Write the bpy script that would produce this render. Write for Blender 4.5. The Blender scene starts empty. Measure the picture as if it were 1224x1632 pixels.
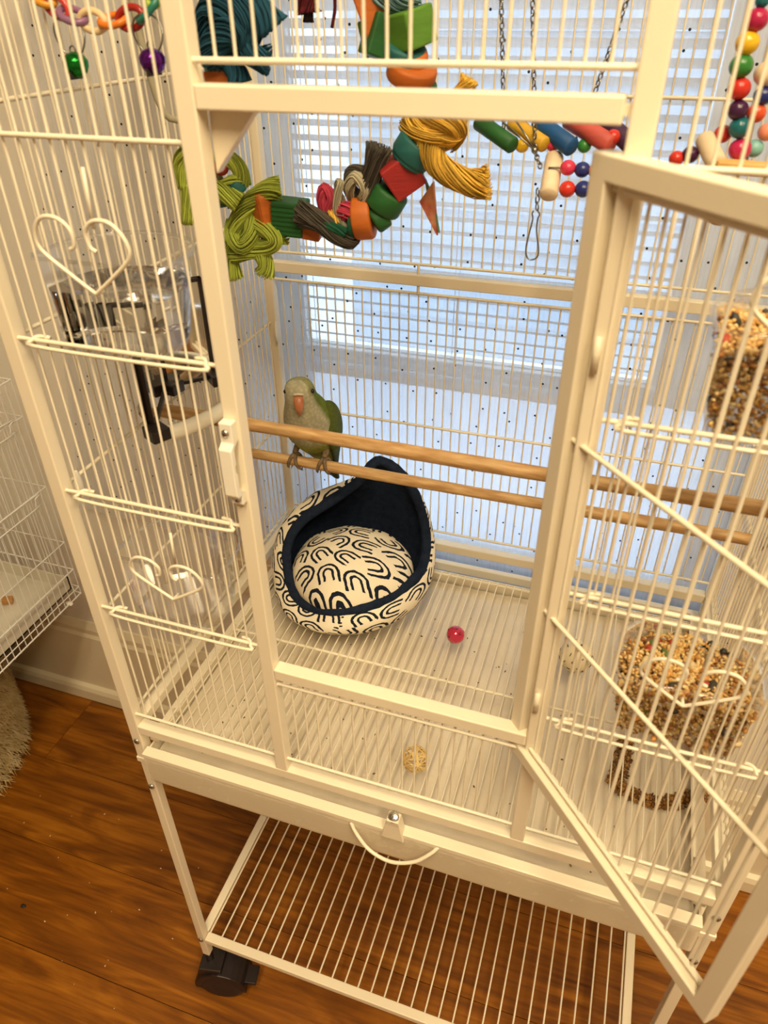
import bpy, math, random
from mathutils import Vector, Matrix, Euler, Quaternion
random.seed(7)
SC = bpy.context.scene
COL = SC.collection
R = math.radians
V = Vector

# ------------------------------------------------------------------ camera, world, exposure
cam_d = bpy.data.cameras.new('camera')
cam = bpy.data.objects.new('camera', cam_d)
COL.objects.link(cam)
cam_d.sensor_fit = 'AUTO'
cam_d.sensor_width = 36.0
cam_d.lens = 25.555
cam_d.clip_start = 0.02
_r = V((0.9459, 0.3238, -0.0074)); 
_yaw, _pit, _roll = -0.3298, -0.6163, -0.0090
_f = V((math.sin(_yaw)*math.cos(_pit), math.cos(_yaw)*math.cos(_pit), math.sin(_pit)))
_r0 = V((math.cos(_yaw), -math.sin(_yaw), 0)); _u0 = _r0.cross(_f)
_r = _r0*math.cos(_roll) + _u0*math.sin(_roll)
_u = -_r0*math.sin(_roll) + _u0*math.cos(_roll)
cam.matrix_world = Matrix(((_r.x, _u.x, -_f.x, 0.452), (_r.y, _u.y, -_f.y, -0.412), (_r.z, _u.z, -_f.z, 1.349), (0, 0, 0, 1)))
cam_d.dof.use_dof = True
cam_d.dof.focus_distance = 0.95
cam_d.dof.aperture_fstop = 9.0
SC.camera = cam

SC.view_settings.view_transform = 'Standard'
SC.view_settings.look = 'None'
SC.view_settings.gamma = 1.0
SC.view_settings.use_curve_mapping = False
SC.view_settings.exposure = 0.0
SC.cycles.max_bounces = 7
SC.cycles.diffuse_bounces = 4
SC.cycles.transparent_max_bounces = 14
SC.cycles.caustics_reflective = False
SC.cycles.caustics_refractive = False

world = bpy.data.worlds.new('overcast_sky')
SC.world = world
world.use_nodes = True
_bg = world.node_tree.nodes['Background']
_bg.inputs[0].default_value = (0.70, 0.85, 1.0, 1)
_bg.inputs[1].default_value = 8.5

LAMP_COL = (1.0, 0.81, 0.52)
LAMP_W = 35.5
FROST_T = 0.58
def area(name, loc, rot, sx, sy, power, color, portal=False, parent=None):
    l = bpy.data.lights.new(name, 'AREA'); l.shape = 'RECTANGLE'; l.size = sx; l.size_y = sy
    l.energy = power; l.color = color
    if portal: l.cycles.is_portal = True
    o = bpy.data.objects.new(name, l); COL.objects.link(o); o.location = loc; o.rotation_euler = rot
    return o
area('window_portal', (0.297, 0.618, 1.29), (R(-90), 0, 0), 0.72, 1.54, 1, (1, 1, 1), portal=True)

# ------------------------------------------------------------------ materials
MATS = {}
def nt(m):
    m.use_nodes = True
    return m.node_tree, m.node_tree.nodes, m.node_tree.links
def mk(name, col, rough=0.5, metal=0.0, col2=None, scale=20, stretch=(1, 1, 1), bump=0.0, bscale=None,
       detail=4, spec=0.5, ramp=(0.35, 0.65), coat=0.0, sss=0.0):
    if name in MATS: return MATS[name]
    m = bpy.data.materials.new(name); t, N, L = nt(m)
    b = N['Principled BSDF']
    b.inputs['Base Color'].default_value = (*col, 1)
    b.inputs['Roughness'].default_value = rough
    b.inputs['Metallic'].default_value = metal
    b.inputs['Specular IOR Level'].default_value = spec
    b.inputs['Coat Weight'].default_value = coat
    if col2 is not None or bump:
        tc = N.new('ShaderNodeTexCoord'); mp = N.new('ShaderNodeMapping')
        mp.inputs['Scale'].default_value = stretch
        L.new(tc.outputs['Object'], mp.inputs['Vector'])
        if col2 is not None:
            nz = N.new('ShaderNodeTexNoise'); nz.inputs['Scale'].default_value = scale; nz.inputs['Detail'].default_value = detail
            L.new(mp.outputs[0], nz.inputs['Vector'])
            cr = N.new('ShaderNodeValToRGB')
            cr.color_ramp.elements[0].position = ramp[0]; cr.color_ramp.elements[0].color = (*col, 1)
            cr.color_ramp.elements[1].position = ramp[1]; cr.color_ramp.elements[1].color = (*col2, 1)
            L.new(nz.outputs['Fac'], cr.inputs[0]); L.new(cr.outputs[0], b.inputs['Base Color'])
        if bump:
            n2 = N.new('ShaderNodeTexNoise'); n2.inputs['Scale'].default_value = bscale or scale; n2.inputs['Detail'].default_value = detail
            L.new(mp.outputs[0], n2.inputs['Vector'])
            bp = N.new('ShaderNodeBump'); bp.inputs['Strength'].default_value = bump; bp.inputs['Distance'].default_value = 0.002
            L.new(n2.outputs['Fac'], bp.inputs['Height']); L.new(bp.outputs[0], b.inputs['Normal'])
    MATS[name] = m
    return m
def srgb(r, g, b):
    f = lambda c: ((c/255+0.055)/1.055)**2.4 if c/255 > 0.04045 else c/255/12.92
    return (f(r), f(g), f(b))
def thin_clear(name, tint=(0.97, 0.97, 0.97), gloss=0.04, rough=0.03, fk=0.6):
    m = bpy.data.materials.new(name); t, N, L = nt(m)
    N.remove(N['Principled BSDF'])
    out = N['Material Output']
    tr = N.new('ShaderNodeBsdfTransparent'); tr.inputs[0].default_value = (*tint, 1)
    gl = N.new('ShaderNodeBsdfGlossy'); gl.inputs['Roughness'].default_value = rough; gl.inputs[0].default_value = (1, 1, 1, 1)
    fr = N.new('ShaderNodeFresnel'); fr.inputs[0].default_value = 1.5
    ad = N.new('ShaderNodeMath'); ad.operation = 'MULTIPLY_ADD'; ad.inputs[1].default_value = fk; ad.inputs[2].default_value = gloss
    L.new(fr.outputs[0], ad.inputs[0])
    mx = N.new('ShaderNodeMixShader'); L.new(ad.outputs[0], mx.inputs[0]); L.new(tr.outputs[0], mx.inputs[1]); L.new(gl.outputs[0], mx.inputs[2])
    L.new(mx.outputs[0], out.inputs[0])
    MATS[name] = m
    return m

PAINT = mk('ivory_powder_coat', (0.82, 0.735, 0.56), 0.38, col2=(0.79, 0.70, 0.53), scale=6, bump=0.02, bscale=400)
WIRE = mk('ivory_coated_wire', (0.82, 0.745, 0.58), 0.4)
STEEL = mk('bright_steel', (0.62, 0.60, 0.56), 0.25, 1.0)
NICKEL = mk('dull_nickel', (0.28, 0.27, 0.25), 0.32, 1.0)
WALL = mk('matte_wall_paint', (0.79, 0.75, 0.66), 0.8, col2=(0.76, 0.72, 0.63), scale=3, bump=0.03, bscale=150)
TRIM = mk('gloss_trim_paint', (0.80, 0.71, 0.52), 0.35, col2=(0.76, 0.67, 0.48), scale=5)
BLACKP = mk('black_plastic', (0.012, 0.007, 0.007), 0.4)
WPLAST = mk('ivory_plastic_part', (0.84, 0.79, 0.66), 0.35)
PERCH = mk('turned_wood_perch', srgb(204, 168, 116), 0.55, col2=srgb(166, 124, 74), scale=14, stretch=(2, 14, 14), bump=0.12, bscale=40)
CLEAR = thin_clear('clear_polystyrene', (0.97, 0.97, 0.97), 0.035, 0.09, 0.5)
FILM = thin_clear('crinkled_film', (0.97, 0.97, 0.95), 0.06, 0.07, 0.15)

# ------------------------------------------------------------------ mesh building
class MB:
    def __init__(s): s.v = []; s.f = []; s.uv = {}
    def add(s, vs, fs):
        o = len(s.v); s.v += [tuple(v) for v in vs]; s.f += [tuple(i+o for i in f) for f in fs]; return o
    def box(s, x0, x1, y0, y1, z0, z1):
        vs = [(x, y, z) for z in (z0, z1) for y in (y0, y1) for x in (x0, x1)]
        s.add(vs, [(0, 2, 3, 1), (4, 5, 7, 6), (0, 1, 5, 4), (2, 6, 7, 3), (0, 4, 6, 2), (1, 3, 7, 5)]); return s
    def obox(s, c, ax, h):
        c = V(c); vs = []
        for k in (-1, 1):
            for j in (-1, 1):
                for i in (-1, 1): vs.append(c + V(ax[0])*h[0]*i + V(ax[1])*h[1]*j + V(ax[2])*h[2]*k)
        s.add(vs, [(0, 2, 3, 1), (4, 5, 7, 6), (0, 1, 5, 4), (2, 6, 7, 3), (0, 4, 6, 2), (1, 3, 7, 5)]); return s
    def prism(s, poly, ext):
        # poly: 3D points, ext: vector
        n = len(poly); e = V(ext); vs = [V(q) for q in poly] + [V(q)+e for q in poly]
        fs = [tuple(range(n-1, -1, -1)), tuple(range(n, 2*n))] + [(i, (i+1) % n, n+(i+1) % n, n+i) for i in range(n)]
        s.add(vs, fs); return s
    def tube(s, pts, r, n=8, closed=False, caps=True):
        pts = [V(q) for q in pts]; m = len(pts)
        rs = r if isinstance(r, (list, tuple)) else [r]*m
        T = []
        for i in range(m):
            if closed: d = pts[(i+1) % m]-pts[i-1]
            else: d = pts[min(i+1, m-1)]-pts[max(i-1, 0)]
            T.append(d.normalized() if d.length > 1e-9 else V((0, 0, 1)))
        a = V((0, 0, 1)) if abs(T[0].z) < 0.9 else V((1, 0, 0))
        nrm = T[0].cross(a).normalized(); vs = []
        for i in range(m):
            if i: nrm = (nrm - T[i]*nrm.dot(T[i]));
            if nrm.length < 1e-6: nrm = T[i].orthogonal()
            nrm.normalize(); b = T[i].cross(nrm)
            for k in range(n):
                w = 2*math.pi*k/n; vs.append(pts[i] + (nrm*math.cos(w)+b*math.sin(w))*rs[i])
        fs = []
        for i in range(m if closed else m-1):
            j = (i+1) % m
            for k in range(n): fs.append((i*n+k, i*n+(k+1) % n, j*n+(k+1) % n, j*n+k))
        if caps and not closed:
            fs.append(tuple(range(n-1, -1, -1))); fs.append(tuple((m-1)*n+k for k in range(n)))
        s.add(vs, fs); return s
    def cyl(s, a, b, r, n=12, r2=None):
        return s.tube([a, b], [r, r if r2 is None else r2], n)
    def loft(s, rings, cap0=True, cap1=True):
        n = len(rings[0]); vs = [q for rg in rings for q in rg]; fs = []
        for i in range(len(rings)-1):
            for k in range(n): fs.append((i*n+k, i*n+(k+1) % n, (i+1)*n+(k+1) % n, (i+1)*n+k))
        if cap0: fs.append(tuple(range(n-1, -1, -1)))
        if cap1: fs.append(tuple((len(rings)-1)*n+k for k in range(n)))
        s.add(vs, fs); return s
    def lathe(s, prof, c, n=20, axis=(0, 0, 1), caps=True):
        ax = V(axis).normalized(); u = ax.orthogonal().normalized(); w = ax.cross(u)
        rings = [[V(c)+ax*z+(u*math.cos(2*math.pi*k/n)+w*math.sin(2*math.pi*k/n))*max(r, 1e-5) for k in range(n)] for r, z in prof]
        return s.loft(rings, caps, caps)
    def ball(s, c, r, n=12, m=8, sc=(1, 1, 1), rot=None):
        rings = []
        for i in range(m+1):
            th = math.pi*i/m; rr = max(math.sin(th), 1e-4); z = -math.cos(th)
            rg = []
            for k in range(n):
                q = V((rr*math.cos(2*math.pi*k/n)*sc[0], rr*math.sin(2*math.pi*k/n)*sc[1], z*sc[2]))*r
                if rot: q = rot @ q
                rg.append(V(c)+q)
            rings.append(rg)
        return s.loft(rings, True, True)
    def obj(s, name, mat, parent=None, smooth=False, bevel=0.0, seg=2, sub=0, world=None):
        me = bpy.data.meshes.new(name); me.from_pydata(s.v, [], s.f); me.validate()
        if isinstance(mat, (list, tuple)):
            for q in mat: me.materials.append(q)
        elif mat: me.materials.append(mat)
        if smooth: me.polygons.foreach_set('use_smooth', [True]*len(me.polygons))
        return link(name, me, parent, bevel, seg, sub)
def link(name, me, parent=None, bevel=0.0, seg=2, sub=0, mw=None):
    o = bpy.data.objects.new(name, me); COL.objects.link(o)
    if mw is not None: o.matrix_world = mw
    if parent is not None:
        o.parent = parent; o.matrix_parent_inverse = WORLD[parent.name].inverted()
    WORLD[o.name] = mw.copy() if mw is not None else Matrix.Identity(4)
    if bevel:
        b = o.modifiers.new('bevel', 'BEVEL'); b.width = bevel; b.segments = seg; b.limit_method = 'ANGLE'
    if sub:
        b = o.modifiers.new('subdivision', 'SUBSURF'); b.levels = sub; b.render_levels = sub
    return o
WORLD = {}
def thing(name, loc, label, cat, group=None, kind=None):
    e = bpy.data.objects.new(name, None); COL.objects.link(e); e.location = loc; e.empty_display_size = 0.02
    WORLD[e.name] = Matrix.Translation(loc)
    tag(e, label, cat, group, kind); return e
def tag(o, label=None, cat=None, group=None, kind=None):
    if label: o['label'] = label
    if cat: o['category'] = cat
    if group: o['group'] = group
    if kind: o['kind'] = kind
    return o
def smooth_path(pts, n=6, closed=False):
    pts = [V(q) for q in pts]; m = len(pts); out = []
    rng = range(m if closed else m-1)
    for i in rng:
        if closed: a, b, c, d = pts[i-1], pts[i], pts[(i+1) % m], pts[(i+2) % m]
        else: a, b, c, d = pts[max(i-1, 0)], pts[i], pts[i+1], pts[min(i+2, m-1)]
        for k in range(n):
            t = k/n
            out.append(0.5*((2*b)+(c-a)*t+(2*a-5*b+4*c-d)*t*t+(3*b-a-3*c+d)*t**3))
    if not closed: out.append(pts[-1])
    return out
_wires = {}
def wire(name, a, b, r, mat, parent):
    """one straight rod: every rod of one thickness shares a unit mesh"""
    key = (round(r, 5), mat.name)
    if key not in _wires:
        mb = MB(); mb.tube([(0, 0, 0), (0, 0, 1)], r, 7, caps=False)
        me = bpy.data.meshes.new('rod'); me.from_pydata(mb.v, [], mb.f); me.materials.append(mat)
        me.polygons.foreach_set('use_smooth', [len(q.vertices) == 4 for q in me.polygons])
        _wires[key] = me
    a = V(a); b = V(b); d = b-a
    q = V((0, 0, 1)).rotation_difference(d.normalized())
    mw = Matrix.Translation(a) @ q.to_matrix().to_4x4() @ Matrix.Diagonal((1, 1, d.length, 1))
    return link(name, _wires[key], parent, mw=mw)
def rods(mb, lst, r, n=6):
    for a, b in lst: mb.tube([a, b], r, n)
    return mb

# ------------------------------------------------------------------ measured sizes of the cage (metres)
W, D, T = 0.64, 0.4443, 0.0134
XA, XC = 0.1863, 0.4376
XB, XD = XA+T, XC+T
ZR = 0.678          # top of the lower frame rail
ZS = 0.834          # top of the door sill
ZT0, ZT1 = 1.297, 1.310
ZMID = 1.076
ZLEG, ZSH = 0.115, 0.171
ZTOP = 1.60
YW = 0.475          # inner face of the wall behind

# ------------------------------------------------------------------ setting: floor, walls, window
PLANK = bpy.data.materials.new('oak_look_planks'); t_, N_, L_ = nt(PLANK)
b_ = N_['Principled BSDF']; b_.inputs['Roughness'].default_value = 0.42; b_.inputs['Specular IOR Level'].default_value = 0.35
tc = N_.new('ShaderNodeTexCoord'); oi = N_.new('ShaderNodeObjectInfo')
mp = N_.new('ShaderNodeMapping'); mp.inputs['Scale'].default_value = (1.3, 9, 1)
cmb = N_.new('ShaderNodeCombineXYZ')
ml = N_.new('ShaderNodeMath'); ml.operation = 'MULTIPLY'; ml.inputs[1].default_value = 37.0
L_.new(oi.outputs['Random'], ml.inputs[0]); L_.new(ml.outputs[0], cmb.inputs[0]); L_.new(ml.outputs[0], cmb.inputs[1])
ad = N_.new('ShaderNodeVectorMath'); ad.operation = 'ADD'
L_.new(tc.outputs['Object'], ad.inputs[0]); L_.new(cmb.outputs[0], ad.inputs[1]); L_.new(ad.outputs[0], mp.inputs[0])
n1 = N_.new('ShaderNodeTexNoise'); n1.inputs['Scale'].default_value = 3.2; n1.inputs['Detail'].default_value = 6; n1.inputs['Distortion'].default_value = 1.6
L_.new(mp.outputs[0], n1.inputs['Vector'])
n2 = N_.new('ShaderNodeTexNoise'); n2.inputs['Scale'].default_value = 14; n2.inputs['Detail'].default_value = 5
mp2 = N_.new('ShaderNodeMapping'); mp2.inputs['Scale'].default_value = (0.4, 11, 1); L_.new(ad.outputs[0], mp2.inputs[0]); L_.new(mp2.outputs[0], n2.inputs['Vector'])
cr = N_.new('ShaderNodeValToRGB'); e = cr.color_ramp.elements
e[0].position = 0.25; e[0].color = (*srgb(92, 49, 5), 1); e[1].position = 0.75; e[1].color = (*srgb(170, 107, 25), 1)
q = e.new(0.5); q.color = (*srgb(132, 77, 10), 1)
L_.new(n1.outputs['Fac'], cr.inputs[0])
cr2 = N_.new('ShaderNodeValToRGB'); cr2.color_ramp.elements[0].position = 0.32; cr2.color_ramp.elements[0].color = (0.62, 0.55, 0.5, 1); cr2.color_ramp.elements[1].position = 0.56; cr2.color_ramp.elements[1].color = (1, 1, 1, 1)
L_.new(n2.outputs['Fac'], cr2.inputs[0])
mxc = N_.new('ShaderNodeMix'); mxc.data_type = 'RGBA'; mxc.blend_type = 'MULTIPLY'; mxc.inputs[0].default_value = 0.8
L_.new(cr.outputs[0], mxc.inputs[6]); L_.new(cr2.outputs[0], mxc.inputs[7])
hs = N_.new('ShaderNodeHueSaturation'); mr = N_.new('ShaderNodeMapRange'); mr.inputs[3].default_value = 0.88; mr.inputs[4].default_value = 1.14
L_.new(oi.outputs['Random'], mr.inputs[0]); L_.new(mr.outputs[0], hs.inputs['Value']); L_.new(mxc.outputs[2], hs.inputs['Color'])
L_.new(hs.outputs[0], b_.inputs['Base Color'])
bp = N_.new('ShaderNodeBump'); bp.inputs['Strength'].default_value = 0.15; bp.inputs['Distance'].default_value = 0.001
L_.new(n2.outputs['Fac'], bp.inputs['Height']); L_.new(bp.outputs[0], b_.inputs['Normal'])

fl = MB().box(-2.6, 2.8, -3.2, 0.72, -0.06, -0.004).obj('floor', mk('dark_underlay', (0.03, 0.02, 0.012), 0.9))
tag(fl, 'orange brown wood plank floor under the bird cage', None, kind='structure')
pw, pl = 0.165, 1.22
pm = MB().box(0, pl-0.0012, 0, pw-0.0012, -0.006, 0)
pme = bpy.data.meshes.new('plank'); pme.from_pydata(pm.v, [], pm.f); pme.materials.append(PLANK)
rows = int((3.25+0.6)/pw)+1
for j in range(-19, 4):
    y0 = -0.048 + j*pw
    if y0 < -3.2 or y0 + pw > 0.72: continue
    off = (j*0.437) % 1.0 * (0.10 if j >= -1 else pl)
    for i in range(-3, 4):
        x0 = off + i*pl - 0.66
        if x0 < -2.6 or x0+pl > 2.8: continue
        link('plank', pme, fl, bevel=0, mw=Matrix.Translation((x0, y0, 0)))
# back wall as one mesh with an opening for the window
OX0, OX1, OZ0, OZ1 = -0.06, 0.655, 0.53, 2.05
ZM0, ZM1 = 0.878, 0.905      # meeting rail between frosted and clear sash
wb = MB()
wb.box(-2.6, OX0, YW, 0.62, 0, 2.6); wb.box(OX1, 2.8, YW, 0.62, 0, 2.6)
wb.box(OX0, OX1, YW, 0.62, 0, OZ0); wb.box(OX0, OX1, YW, 0.62, OZ1, 2.6)
tag(wb.obj('wall_back', WALL), 'pale painted wall with the window behind the cage', None, kind='structure')
tag(MB().box(-2.7, -2.6, -3.3, 0.62, 0, 2.6).obj('wall_left', WALL), 'pale painted wall on the left', None, kind='structure')
tag(MB().box(2.8, 2.9, -3.3, 0.62, 0, 2.6).obj('wall_right', WALL), 'pale painted wall on the right', None, kind='structure')
tag(MB().box(-2.7, 2.9, -3.3, -3.2, 0, 2.6).obj('wall_front', WALL), 'pale painted wall behind the camera', None, kind='structure')
tag(MB().box(-2.7, 2.9, -3.3, 0.62, 2.6, 2.7).obj('ceiling', WALL), 'white ceiling above the room', None, kind='structure')
prof = [(YW, 0.0), (YW-0.014, 0.0), (YW-0.014, 0.205), (YW-0.010, 0.213), (YW-0.010, 0.226), (YW-0.006, 0.236), (YW-0.003, 0.243), (YW, 0.243)]
bb = MB().prism([(-2.6, y, z) for y, z in prof], (5.4, 0, 0)).obj('baseboard_back', TRIM)
tag(bb, 'tall cream painted baseboard along the wall', None, kind='structure')
sh = [(YW-0.014, 0.0), (YW-0.026, 0.0), (YW-0.026, 0.028), (YW-0.022, 0.038), (YW-0.014, 0.043)]
MB().prism([(-2.6, y, z) for y, z in sh], (5.4, 0, 0)).obj('shoe_moulding', TRIM, bb)

win = thing('window_1', (0.23, 0.56, OZ0), 'white framed window behind the blind', None, kind='structure')
SASH = mk('sash_paint', (0.80, 0.80, 0.78), 0.4)
m = MB(); m.box(OX0, OX0+0.045, 0.585, 0.612, OZ0, OZ1); m.box(OX1-0.045, OX1, 0.585, 0.612, OZ0, OZ1)
m.box(OX0, OX1, 0.584, 0.613, OZ0, OZ0+0.035); m.box(OX0, OX1, 0.584, 0.613, OZ1-0.045, OZ1)
m.box(OX0, OX1, 0.575, 0.614, ZM0, ZM1)
m.box(0.505, OX1-0.045, 0.586, 0.611, ZM1, OZ1-0.045)
m.obj('sash_frame', SASH, win, bevel=0.002)
MB().box(OX0+0.045, 0.505, 0.597, 0.600, ZM1, OZ1-0.045).obj('pane', thin_clear('window_glass', (0.97, 0.985, 1.0), 0.03, 0.0), win)
FROST = bpy.data.materials.new('frosted_film_glass'); t_, N_, L_ = nt(FROST); N_.remove(N_['Principled BSDF'])
fd = N_.new('ShaderNodeBsdfDiffuse'); fd.inputs[0].default_value = (0.80, 0.80, 0.80, 1)
ftl = N_.new('ShaderNodeBsdfTranslucent'); ftl.inputs[0].default_value = (0.80, 0.84, 0.90, 1)
fm = N_.new('ShaderNodeMixShader'); fm.inputs[0].default_value = FROST_T; L_.new(fd.outputs[0], fm.inputs[1]); L_.new(ftl.outputs[0], fm.inputs[2]); L_.new(fm.outputs[0], N_['Material Output'].inputs[0])
fp = MB().box(OX0+0.045, OX1-0.045, 0.596, 0.599, OZ0+0.035, ZM0).obj('frosted_pane', FROST, win); fp['label'] = 'white frosted lower window pane'
m = MB(); m.box(OX0-0.075, OX0, YW-0.009, YW, OZ0-0.02, OZ1+0.09); m.box(OX1, OX1+0.075, YW-0.009, YW, OZ0-0.02, OZ1+0.09); m.box(OX0, OX1, YW-0.009, YW, OZ1, OZ1+0.09)
m.obj('window_casing', TRIM, win, bevel=0.002)
MB().box(OX0-0.09, OX1+0.09, YW-0.012, 0.60, OZ0-0.018, OZ0).obj('window_sill', TRIM, win, bevel=0.003)
MB().box(OX0-0.075, OX1+0.075, YW-0.008, YW, OZ0-0.085, OZ0-0.018).obj('apron', TRIM, win, bevel=0.002)

# venetian blind
SLAT = bpy.data.materials.new('white_blind_slat'); t_, N_, L_ = nt(SLAT)
b_ = N_['Principled BSDF']; b_.inputs['Base Color'].default_value = (0.86, 0.87, 0.88, 1); b_.inputs['Roughness'].default_value = 0.45
tl = N_.new('ShaderNodeBsdfTranslucent'); tl.inputs[0].default_value = (0.85, 0.88, 0.92, 1)
ms = N_.new('ShaderNodeMixShader'); ms.inputs[0].default_value = 0.22
L_.new(b_.outputs[0], ms.inputs[1]); L_.new(tl.outputs[0], ms.inputs[2]); L_.new(ms.outputs[0], N_['Material Output'].inputs[0])
bl = thing('window_blind', (0.23, 0.532, 0.886), 'white horizontal slat blind hanging in the window behind the cage', 'blind')
BX0, BX1, BY = OX0+0.006, 0.50, 0.532
sm = MB(); hw = 0.0125; secs = [(-hw, 0.0), (-hw*0.5, 0.0014), (0, 0.0019), (hw*0.5, 0.0014), (hw, 0)]
top = [(y, z) for y, z in secs]; bot = [(y, z-0.0005) for y, z in reversed(secs)]
sm.prism([(BX0, y, z) for y, z in top+bot], (BX1-BX0, 0, 0))
sme = bpy.data.meshes.new('slat'); sme.from_pydata(sm.v, [], sm.f); sme.materials.append(SLAT)
zz = 0.912
while zz < 1.98:
    link('slat', sme, bl, mw=Matrix.Translation((0, BY, zz)) @ Matrix.Rotation(R(-24), 4, 'X'))
    zz += 0.0172
MB().box(BX0, BX1, BY-0.012, BY+0.012, 0.886, 0.899).obj('bottom_rail', SLAT, bl, bevel=0.003)
MB().box(BX0, BX1, BY-0.014, BY+0.014, 1.985, 2.02).obj('head_rail', SLAT, bl, bevel=0.002)
cordm = mk('blind_cord', (0.75, 0.76, 0.78), 0.8)
for cx in (0.0, 0.02, 0.235, 0.45):
    m = MB(); m.cyl((cx, BY-0.0128, 0.895), (cx, BY-0.0128, 1.99), 0.0006, 5); m.cyl((cx, BY+0.0128, 0.895), (cx, BY+0.0128, 1.99), 0.0006, 5)
    m.obj('ladder_cord', cordm, bl)

# dotted sheer curtain
SHEER = bpy.data.materials.new('dotted_sheer'); t_, N_, L_ = nt(SHEER)
N_.remove(N_['Principled BSDF'])
tc = N_.new('ShaderNodeTexCoord')
mp = N_.new('ShaderNodeMapping'); mp.inputs['Scale'].default_value = (28, 28, 28)
L_.new(tc.outputs['UV'], mp.inputs[0])
vo = N_.new('ShaderNodeTexVoronoi'); vo.voronoi_dimensions = '2D'; vo.inputs['Scale'].default_value = 1; vo.inputs['Randomness'].default_value = 0.75
L_.new(mp.outputs[0], vo.inputs['Vector'])
lt = N_.new('ShaderNodeMath'); lt.operation = 'LESS_THAN'; lt.inputs[1].default_value = 0.040
L_.new(vo.outputs['Distance'], lt.inputs[0])
df = N_.new('ShaderNodeBsdfDiffuse'); df.inputs[0].default_value = (0.84, 0.85, 0.88, 1)
tl = N_.new('ShaderNodeBsdfTranslucent'); tl.inputs[0].default_value = (0.84, 0.87, 0.93, 1)
m1 = N_.new('ShaderNodeMixShader'); m1.inputs[0].default_value = 0.42; L_.new(df.outputs[0], m1.inputs[1]); L_.new(tl.outputs[0], m1.inputs[2])
tp = N_.new('ShaderNodeBsdfTransparent')
m2 = N_.new('ShaderNodeMixShader')
wv = N_.new('ShaderNodeTexNoise'); wv.inputs['Scale'].default_value = 300; mpw = N_.new('ShaderNodeMapping'); mpw.inputs['Scale'].default_value = (1, 0.08, 1)
L_.new(tc.outputs['UV'], mpw.inputs[0]); L_.new(mpw.outputs[0], wv.inputs['Vector'])
mrw = N_.new('ShaderNodeMapRange'); mrw.inputs[3].default_value = 0.43; mrw.inputs[4].default_value = 0.70
L_.new(wv.outputs['Fac'], mrw.inputs[0]); L_.new(mrw.outputs[0], m2.inputs[0])
L_.new(tp.outputs[0], m2.inputs[1]); L_.new(m1.outputs[0], m2.inputs[2])
dk = N_.new('ShaderNodeBsdfDiffuse'); dk.inputs[0].default_value = (0.03, 0.03, 0.035, 1)
m3 = N_.new('ShaderNodeMixShader'); L_.new(lt.outputs[0], m3.inputs[0]); L_.new(m2.outputs[0], m3.inputs[1]); L_.new(dk.outputs[0], m3.inputs[2])
L_.new(m3.outputs[0], N_['Material Output'].inputs[0])
def curtain():
    nx, nz = 150, 24
    vs, fs, uv = [], [], []
    for j in range(nz+1):
        z = 0.575 + (2.15-0.575)*j/nz
        k = max(0.0, min(1.0, (z-0.575)/0.8))
        xl = -0.445 + 0.15*k; xr = 0.80 - 0.03*k
        for i in range(nx+1):
            u = i/nx; x = xl+(xr-xl)*u
            y = 0.4565 + 0.0042*math.sin(x*58+0.6*math.sin(z*3)) + 0.0016*math.sin(x*131+z*2)
            vs.append((x, y, z)); uv.append((x*1.02, z))
    for j in range(nz):
        for i in range(nx): fs.append((j*(nx+1)+i, j*(nx+1)+i+1, (j+1)*(nx+1)+i+1, (j+1)*(nx+1)+i))
    me = bpy.data.meshes.new('sheer_curtain'); me.from_pydata(vs, [], fs); me.materials.append(SHEER)
    ul = me.uv_layers.new(name='UVMap')
    for lp in me.loops: ul.data[lp.index].uv = uv[lp.vertex_index]
    me.polygons.foreach_set('use_smooth', [True]*len(me.polygons))
    return link('sheer_curtain', me)
tag(curtain(), 'white sheer curtain with small dark dots hanging behind the cage', 'curtain')

# outside: the side of a neighbouring house
nb = thing('neighbouring_house', (1.2, 2.6, -1.0), 'grey blue house siding outside, seen faintly through blind', 'house')
SID = mk('blue_grey_siding', (0.20, 0.25, 0.31), 0.7, col2=(0.17, 0.22, 0.28), scale=3)
MB().box(-0.72, 3.4, 2.62, 2.8, -1.0, 3.4).obj('wall', SID, nb)
bme = MB().prism([(-0.72, 2.62, 0), (-0.72, 2.595, 0), (-0.72, 2.615, 0.148), (-0.72, 2.62, 0.148)], (4.12, 0, 0))
bmm = bpy.data.meshes.new('siding_board'); bmm.from_pydata(bme.v, [], bme.f); bmm.materials.append(SID)
for i in range(29): link('siding_board', bmm, nb, mw=Matrix.Translation((0, 0, -1.0+i*0.15)))

gw = MB().box(-7.0, -0.6, 4.2, 4.35, -1.0, 3.2).obj('added_pale_wall', mk('added_wall_grey', (0.42, 0.44, 0.46), 0.8, col2=(0.38, 0.40, 0.42), scale=2))  # added wall, tones down the glaring sky strip left of the house
tag(gw, 'added pale wall outside, dimming the bright sky strip at the left of blind', 'wall')
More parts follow.
